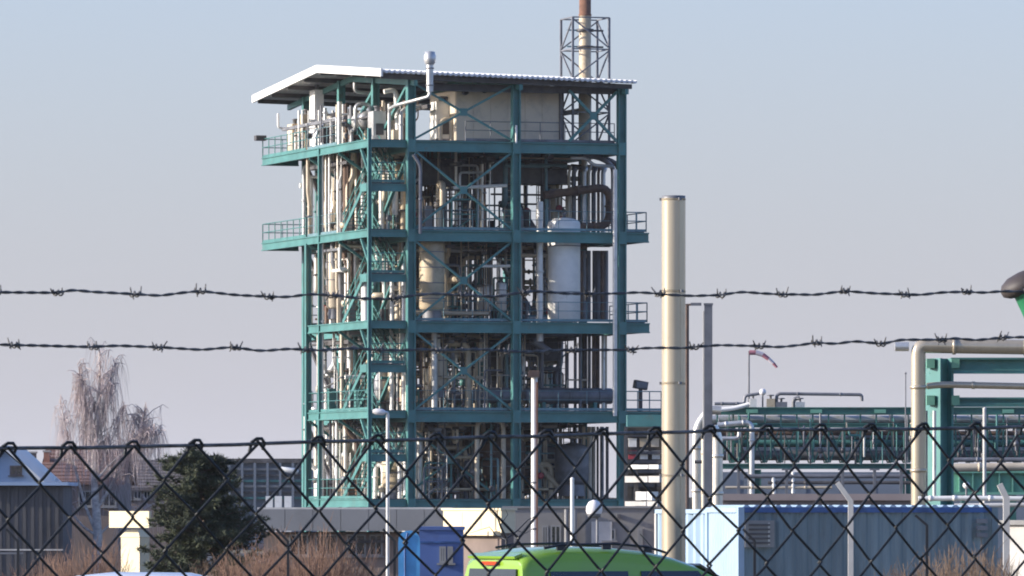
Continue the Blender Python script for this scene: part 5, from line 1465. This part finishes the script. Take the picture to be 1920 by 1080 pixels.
# small bare tree in front of the cream kiosk
base = at(946, 0, 150); base.z = ground_z(150)
t = thing('bare_sapling', 'small dark bare sapling forking in front of the cream kiosk', 'tree', base)
k = at(950, 1012, 150)
part(MB().tube([base, k.lerp(base, .4), k], [.045, .04, .032], 7), 'trunk', M['plast'], t)
for pts, r in (([(950, 1012), (938, 985), (932, 968), (934, 952)], .03), ([(950, 1012), (930, 1004), (918, 988), (905, 992), (880, 1000)], .016), ([(938, 985), (952, 965), (948, 955)], .014), ([(950, 1010), (970, 995), (990, 975), (1003, 968)], .02), ([(970, 995), (985, 1000), (1004, 990)], .012), ([(933, 972), (920, 960), (915, 950)], .012)):
    q = [at(x, y, 150 + rnd.uniform(-.3, .3)) for x, y in pts]
    part(MB().tube(q, [r * (1 - .7 * i / (len(q) - 1)) for i in range(len(q))], 6), 'branch', M['plast'], t)

# ---------------------------------------------------------------- lime green van
VH = math.atan2(.44, .9)
vx, vy = at(868, 0, 76.0).x, 76.0
VM = Matrix.Translation(Vector((vx, vy, 0))) @ Matrix.Rotation(VH, 4, 'Z') @ Matrix.Translation(Vector((0, -.70, 0)))
# van frame: x forward from the tail, y to the left (away from the camera), z up
van = thing('green_van', 'lime green van with black roof rails and a tinted rear window seen behind the fence', 'van', VM @ Vector((2.2, 0, 0)), rz=VH)
ROOF = [(-.02, 1.72), (.10, 1.80), (.4, 1.85), (.9, 1.868), (1.4, 1.85), (1.8, 1.79), (2.15, 1.69), (2.45, 1.55), (2.8, 1.32), (3.15, 1.08), (3.6, .99), (3.86, .80)]
def lerp_tab(tab, x):
    for (a, p), (c, q) in zip(tab[:-1], tab[1:]):
        if x <= c: return p + (q - p) * (x - a) / (c - a)
    return tab[-1][1]
def vsec(x):
    zr = lerp_tab(ROOF, x)
    wl = .86 if x < 3.2 else .86 - (x - 3.2) * .12
    zbelt = min(1.08, zr - .02)
    wr = .70 if x > .05 else .69
    f = min(1, max(0, (zr - zbelt) / .78))
    wr = wl - (wl - wr) * f - .02
    zs = zr - .13 * f - .01
    pts = [(wl * .96, .28), (wl, .55), (wl, zbelt * .9 if f < .1 else .95), (wl - .012, zbelt), (wl + (wr - wl) * .92, zs - .04 * f), (wr - .02, zs + .06 * f), (wr - .16, zr - .012), (wr * .45, zr), (0, zr + .004)]
    return pts
xs_ = [-.02, .06, .14, .4, .8, 1.2, 1.6, 1.9, 2.2, 2.5, 2.8, 3.15, 3.5, 3.86]
b = MB(VM); vs = []; n = None
for x in xs_:
    s = vsec(x)
    tail = .10 if x < 0 else 0
    ring = [(x + (0 if z < 1.0 else tail * (z - 1.0)), -y, z) for y, z in s] + [(x + (0 if z < 1.0 else tail * (z - 1.0)), y, z) for y, z in s[-2::-1]]
    n = len(ring); vs += ring
fs = []
for i in range(len(xs_) - 1):
    for j in range(n):
        j2 = (j + 1) % n
        fs.append([i*n + j, (i+1)*n + j, (i+1)*n + j2, i*n + j2])
b._add(vs, fs, True); m_ = len(xs_) - 1
b._add(vs[:n], [list(range(n))]); b._add(vs[-n:], [list(range(n))[::-1]])
body = part(b, 'body', M['van'], van)
def side_pt(x, z, s, off=.006):
    p = vsec(x); (y0, z0), (y1, z1) = p[3], p[4]
    f = (z - z0) / (z1 - z0); y = y0 + (y1 - y0) * f
    return Vector((x, s * (y + off), z))
for s in (-1, 1):
    for xa, xb, xbt in ((.36, 1.30, 1.30), (1.46, 2.55, 2.16)):
        zl, zh = 1.12, 1.60
        p = [side_pt(xa, zl, s), side_pt(xb, zl, s), side_pt(xbt, zh, s), side_pt(xa, zh, s)]
        o = Vector((0, s * .012, 0))
        b = MB(VM)
        b._add(p + [v + o for v in p], [[0,1,2,3],[7,6,5,4],[0,4,5,1],[1,5,6,2],[2,6,7,3],[3,7,4,0]])
        part(b, 'side_window', M['glass'], van)
    b = MB(VM); b.tube([(.35, s * .60, 1.85), (.55, s * .605, 1.885), (1.2, s * .61, 1.897), (1.6, s * .605, 1.862), (1.85, s * .59, 1.795)], .014, 8)
    rr = part(b, 'roof_rail', M['plast'], van)
    for xx, zz in ((.55, 1.87), (1.1, 1.88), (1.6, 1.845)):
        part(MB(VM).box((xx, s * .605, zz - .02), .10, .035, .05), 'rail_foot', M['plast'], rr)
    for xx in (.65, 3.15):
        w = part(MB(VM).lathe((xx, s * .74, .31), [(.18, -.1), (.31, -.1), (.32, -.06), (.32, .06), (.31, .1), (.18, .1)], 22, axis=Vector((0, 1, 0))), 'wheel', M['rubber'], van)
        part(MB(VM).lathe((xx, s * .745, .31), [(.19, -.105), (.19, .105), (.05, .11)], 16, axis=Vector((0, 1, 0))), 'rim', M['alu'], w)
    part(MB(VM).box((-.03, s * .77, 1.15), .08, .11, .5), 'tail_lamp', M['lens'], van)
    part(MB(VM).box((3.68, s * .6, .72), .3, .26, .16), 'headlight', M['glass'], van)
    part(MB(VM).box((2.5, s * 1.0, 1.12), .12, .2, .16), 'mirror', M['van'], van)
pz = lambda z: -.02 + .10 * max(0, z - 1.0) - .012
b = MB(VM); p = [(pz(1.1), -.64, 1.1), (pz(1.1), .64, 1.1), (pz(1.62) + .005, .575, 1.625), (pz(1.62) + .005, -.575, 1.625)]
p = [Vector(v) for v in p]; o = Vector((-.014, 0, 0))
b._add(p + [v + o for v in p], [[0,1,2,3],[7,6,5,4],[0,4,5,1],[1,5,6,2],[2,6,7,3],[3,7,4,0]])
part(b, 'rear_window', M['glass'], van)
b = MB(VM); p = [side_pt(2.95, 1.12, -1), side_pt(2.95, 1.12, 1)]
b = MB(VM)
for xx in (0,):
    q = [(2.98, -.66, 1.20), (2.98, .66, 1.20), (2.26, .57, 1.64), (2.26, -.57, 1.64)]
    q = [Vector(v) + Vector((.0, 0, .018)) for v in q]; o = Vector((.01, 0, .02))
    b._add(q + [v + o for v in q], [[3,2,1,0],[4,5,6,7],[0,1,5,4],[1,2,6,5],[2,3,7,6],[3,0,4,7]])
part(b, 'windscreen', M['glass'], van)
b = MB(VM); b.box((.05, 0, 1.765), .10, 1.16, .03, Vector((1, 0, .35)).normalized(), Vector((0, 1, 0)), Vector((-.35, 0, 1)).normalized())
sp_ = part(b, 'tailgate_spoiler', M['van'], van)
part(MB(VM).box((.03, .06, 1.685), .05, .36, .04), 'brake_lamp', M['lens'], van)
part(MB(VM).box((.0, 0, .45), .14, 1.66, .3), 'rear_bumper', M['plast'], van)
part(MB(VM).box((3.84, 0, .42), .14, 1.5, .3), 'front_bumper', M['plast'], van)
part(MB(VM).tube([(2.0, .05, 1.845), (1.85, .05, 2.0)], .006, 5), 'aerial', M['plast'], van)

# white car whose roof shows at the bottom edge
cz = at(0, 1073, 92).z
c0 = at(300, 0, 92)
CMX = Matrix.Translation(Vector((c0.x - 2.0, 92, 0)))
car = thing('white_car', 'white car of which only the roof shows at the bottom left', 'car', (c0.x, 92, 0))
tab = [(0, .75), (.15, .95), (.9, cz - .05), (1.4, cz), (2.4, cz - .01), (2.9, cz - .12), (3.3, 1.0), (4.0, .82), (4.15, .6)]
b = MB(CMX); vs = []
cx = [0, .15, .5, .9, 1.4, 1.9, 2.4, 2.9, 3.3, 3.7, 4.0, 4.15]
for x in cx:
    zr = lerp_tab(tab, x); zb_ = min(.9, zr - .02); f = max(0, (zr - zb_) / .6)
    s = [(.80, .25), (.84, .5), (.84, zb_), (.84 - .22 * f, zr - .06 * f), (.70 - .2 * f, zr), (0, zr + .005)]
    ring = [(x, -y, z) for y, z in s] + [(x, y, z) for y, z in s[-2::-1]]
    n = len(ring); vs += ring
fs = [[i*n + j, (i+1)*n + j, (i+1)*n + (j+1) % n, i*n + (j+1) % n] for i in range(len(cx) - 1) for j in range(n)]
b._add(vs, fs, True); b._add(vs[:n], [list(range(n))]); b._add(vs[-n:], [list(range(n))[::-1]])
part(b, 'body', M['carw'], car)
for s in (-1, 1):
    for xx in (.75, 3.3):
        w = part(MB(CMX).lathe((xx, s * .72, .3), [(.18, -.1), (.3, -.1), (.3, .1), (.18, .1)], 20, axis=Vector((0, 1, 0))), 'wheel', M['rubber'], car)
        part(MB(CMX).lathe((xx, s * .73, .3), [(.18, -.1), (.18, .1), (.05, .105)], 14, axis=Vector((0, 1, 0))), 'rim', M['alu'], car and w)
    p = [(.95, s * .80, .95), (2.9, s * .80, .95), (2.55, s * .665, cz - .12), (1.1, s * .665, cz - .12)]
    p = [Vector(v) for v in p]; o = Vector((0, s * .02, .004))
    part(MB(CMX)._add(p + [v + o for v in p], [[0,1,2,3],[7,6,5,4],[0,4,5,1],[1,5,6,2],[2,6,7,3],[3,7,4,0]]), 'side_window', M['glass'], car)

# ---------------------------------------------------------------- the fence in front of the camera
IL, IR = 1 / 8.2, 1 / 9.08
def fY(px): return 1 / (IL + (IR - IL) * px / 1920)
def fp(px, py, dy=0.0):
    return at(px, py, fY(px) + dy)
KX = [-220, -103, 15, 130, 250, 366, 483, 598, 705, 817, 917, 1025, 1128, 1230, 1330, 1437, 1538, 1632, 1730, 1828, 1925, 2020, 2115]
def top_y(px):
    tab = [(-300, 843), (0, 841), (250, 838), (483, 832), (700, 826), (917, 820), (1128, 814), (1330, 808), (1538, 805.5), (1730, 803.5), (1920, 801), (2300, 798)]
    return lerp_tab(tab, px)
kp = [fp(x, top_y(x)) for x in KX]
along = (kp[-1] - kp[0]).normalized(); along.z = 0; along.normalize()
nrm = Vector((along.y, -along.x, 0))      # towards the camera
HR = .0425
fence = thing('chain_link_fence', 'dark coated chain link fence with diamond mesh across the foreground', 'fence', (kp[11].x, kp[11].y, 0))
rows = 28
def zig(i, side):
    pts = []
    a = kp[i]
    nb_ = kp[i + side] if 0 <= i + side < len(kp) else a + along * .09 * side
    for j in range(rows):
        if j % 2 == 0:
            p = a.copy()
        else:
            p = (a + nb_) / 2
        p = p + Vector((rnd.uniform(-.0022, .0022), rnd.uniform(-.0015, .0015), 0))
        jz = rnd.uniform(-.0022, .0022)
        p.z = (a.z + (nb_.z - a.z) * (.5 if j % 2 else 0)) - HR * j + jz + (.003 if j == 0 else 0)
        # the two wires hook round each other at every knot
        sgn = 1 if j % 2 == 0 else -1
        p += along * (.0014 * side * sgn * -1)
        pts.append(p)
    out = []
    for j, p in enumerate(pts):
        w = .0024 if (j + (side > 0)) % 2 else -.0024
        if 0 < j < rows - 1:
            d1 = (pts[j-1] - p).normalized() * .007; d2 = (pts[j+1] - p).normalized() * .007
            out += [p + d1 + nrm * w * .6, p + nrm * w * .2, p + d2 - nrm * w * .6]
        else: out.append(p + nrm * w)
    return out
for i in range(len(kp)):
    for side in (-1, 1):
        part(MB().tube(zig(i, side), .00188, 6), 'mesh_wire', M['fence'], fence)
    # the knuckle: the wire ends bent over the top strand
    a = kp[i]; jx = rnd.uniform(-.002, .002)
    pts = [a + along * -.012 + Vector((0, 0, -.010)), a + along * (-.009 + jx) + Vector((0, 0, .002)), a + along * (-.004 + jx) + nrm * .004 + Vector((0, 0, .0062)), a + along * (.003 + jx) + nrm * .004 + Vector((0, 0, .0062)), a + along * (.009 + jx) + nrm * .001 + Vector((0, 0, .001)), a + along * .010 - nrm * .004 + Vector((0, 0, -.007))]
    part(MB().tube(pts, .0021, 6), 'knuckle', M['fence'], fence)
pts = [fp(x, top_y(x) + rnd.uniform(-1, 1)) - nrm * .0 for x in range(-330, 2260, 70)]
part(MB().tube(pts, .0023, 7), 'tension_wire', M['barb'], fence)
for ex in (-330, 2255):
    p = fp(ex, top_y(ex))
    part(MB().tube([(p.x, p.y, -.1), (p.x, p.y, p.z + .05)], .025, 12), 'post', M['rail'], fence)
    part(MB().tube([(p.x, p.y, p.z + .04), (p.x, p.y, p.z + .25)], .016, 8), 'post_arm', M['rail'], fence)

UP = [(-330, 552), (-150, 546), (0, 548), (107, 549), (135, 543.5), (170, 547), (255, 551.5), (300, 554.5), (340, 549), (375, 545.5), (440, 553), (500, 556), (540, 557), (580, 551.5), (629, 554), (673, 559.5), (731, 561), (773, 554), (815, 550.5), (895, 555), (935, 556), (965, 550), (1010, 546), (1060, 550.5), (1122, 551), (1165, 550), (1197, 548), (1240, 551), (1257, 553), (1300, 555), (1353, 553), (1390, 547), (1427, 550), (1467, 552), (1500, 552), (1526, 553), (1584, 545.5), (1639, 550), (1697, 552), (1726, 553), (1768, 548), (1817, 547), (1842, 549), (1878, 546), (1913, 547), (2050, 550), (2255, 545)]
LO = [(-330, 642), (-150, 649), (0, 646), (26, 647), (78, 648), (167, 650.5), (221, 648), (299, 651), (378, 656), (437, 650.5), (482, 657.5), (500, 657.5), (540, 654), (562, 655), (602, 657), (662, 653), (707, 656), (751, 657), (795, 655), (822, 657), (895, 655), (945, 658), (985, 660), (1067, 656), (1122, 656), (1182, 656), (1200, 653), (1243, 652), (1280, 653), (1307, 650), (1350, 647), (1427, 649), (1460, 651), (1500, 647), (1532, 642), (1565, 645), (1603, 639.5), (1655, 645), (1687, 637), (1762, 637), (1791, 634), (1829, 638), (1878, 633), (1920, 632), (2050, 634), (2255, 628)]
UB = [-120, -8, 107, 255, 376, 503, 622, 742, 868, 985, 1105, 1238, 1353, 1466, 1584, 1697, 1812, 1925, 2040]
LB = [-110, 27, 173, 297, 441, 573, 707, 824, 945, 1072, 1183, 1303, 1424, 1532, 1650, 1765, 1880, 1990]
def barbed(tab, bx, dy, label):
    x0, x1 = tab[0][0], tab[-1][0]
    c0_ = fp((x0 + x1) / 2, lerp_tab(tab, (x0 + x1) / 2), dy)
    t = thing('barbed_wire', label, 'barbed wire', c0_)
    step = 4.2; pitch = 50.0; A, B = [], []
    x = x0
    while x <= x1:
        # smoothed centre line
        y = sum(lerp_tab(tab, min(max(x + k, x0), x1)) for k in (-10, -5, 0, 5, 10)) / 5
        p = fp(x, y, dy); ph = 2 * math.pi * x / pitch + .5 * math.sin(x * .013)
        o = (nrm * math.cos(ph) + Vector((0, 0, 1)) * math.sin(ph)) * .00095
        A.append(p + o); B.append(p - o); x += step
    part(MB().tube(A, .00108, 6), 'strand', M['barb'], t)
    part(MB().tube(B, .00108, 6), 'strand', M['barb'], t)
    for bxx in bx:
        p = fp(bxx, lerp_tab(tab, bxx), dy); b = MB()
        # coil round the strands
        pts = []
        a0 = rnd.uniform(0, 6.28)
        for i in range(17):
            a = a0 + 2 * math.pi * 2.0 * i / 16
            pts.append(p + along * (-.007 + .014 * i / 16) + (nrm * math.cos(a) + Z1 * math.sin(a)) * .0034)
        b.tube(pts, .0011, 5)
        for s, ln in ((-1, 1), (1, 1)):
            base_ = p + along * .0065 * s
            ang = rnd.uniform(-.6, .6) + (math.pi / 2) * rnd.choice((1, 1, .8))
            d = (Z1 * math.sin(ang) + nrm * math.cos(ang) * .6 + along * s * rnd.uniform(-.1, .7)).normalized()
            b.tube([base_, base_ + d * rnd.uniform(.0065, .0105)], [.0012, .0007], 5)
            d2 = (-Z1 * rnd.uniform(.6, 1) + nrm * rnd.uniform(-.9, .9) + along * s * rnd.uniform(-.4, .4)).normalized()
            if rnd.random() < .6: b.tube([p - along * .005 * s, p - along * .005 * s + d2 * rnd.uniform(.005, .009)], [.0012, .0007], 5)
        part(b, 'barb', M['barb'], t)
barbed(UP, UB, .02, 'upper strand of twisted barbed wire above the chain link fence')
barbed(LO, LB, .0, 'lower strand of twisted barbed wire above the chain link fence')
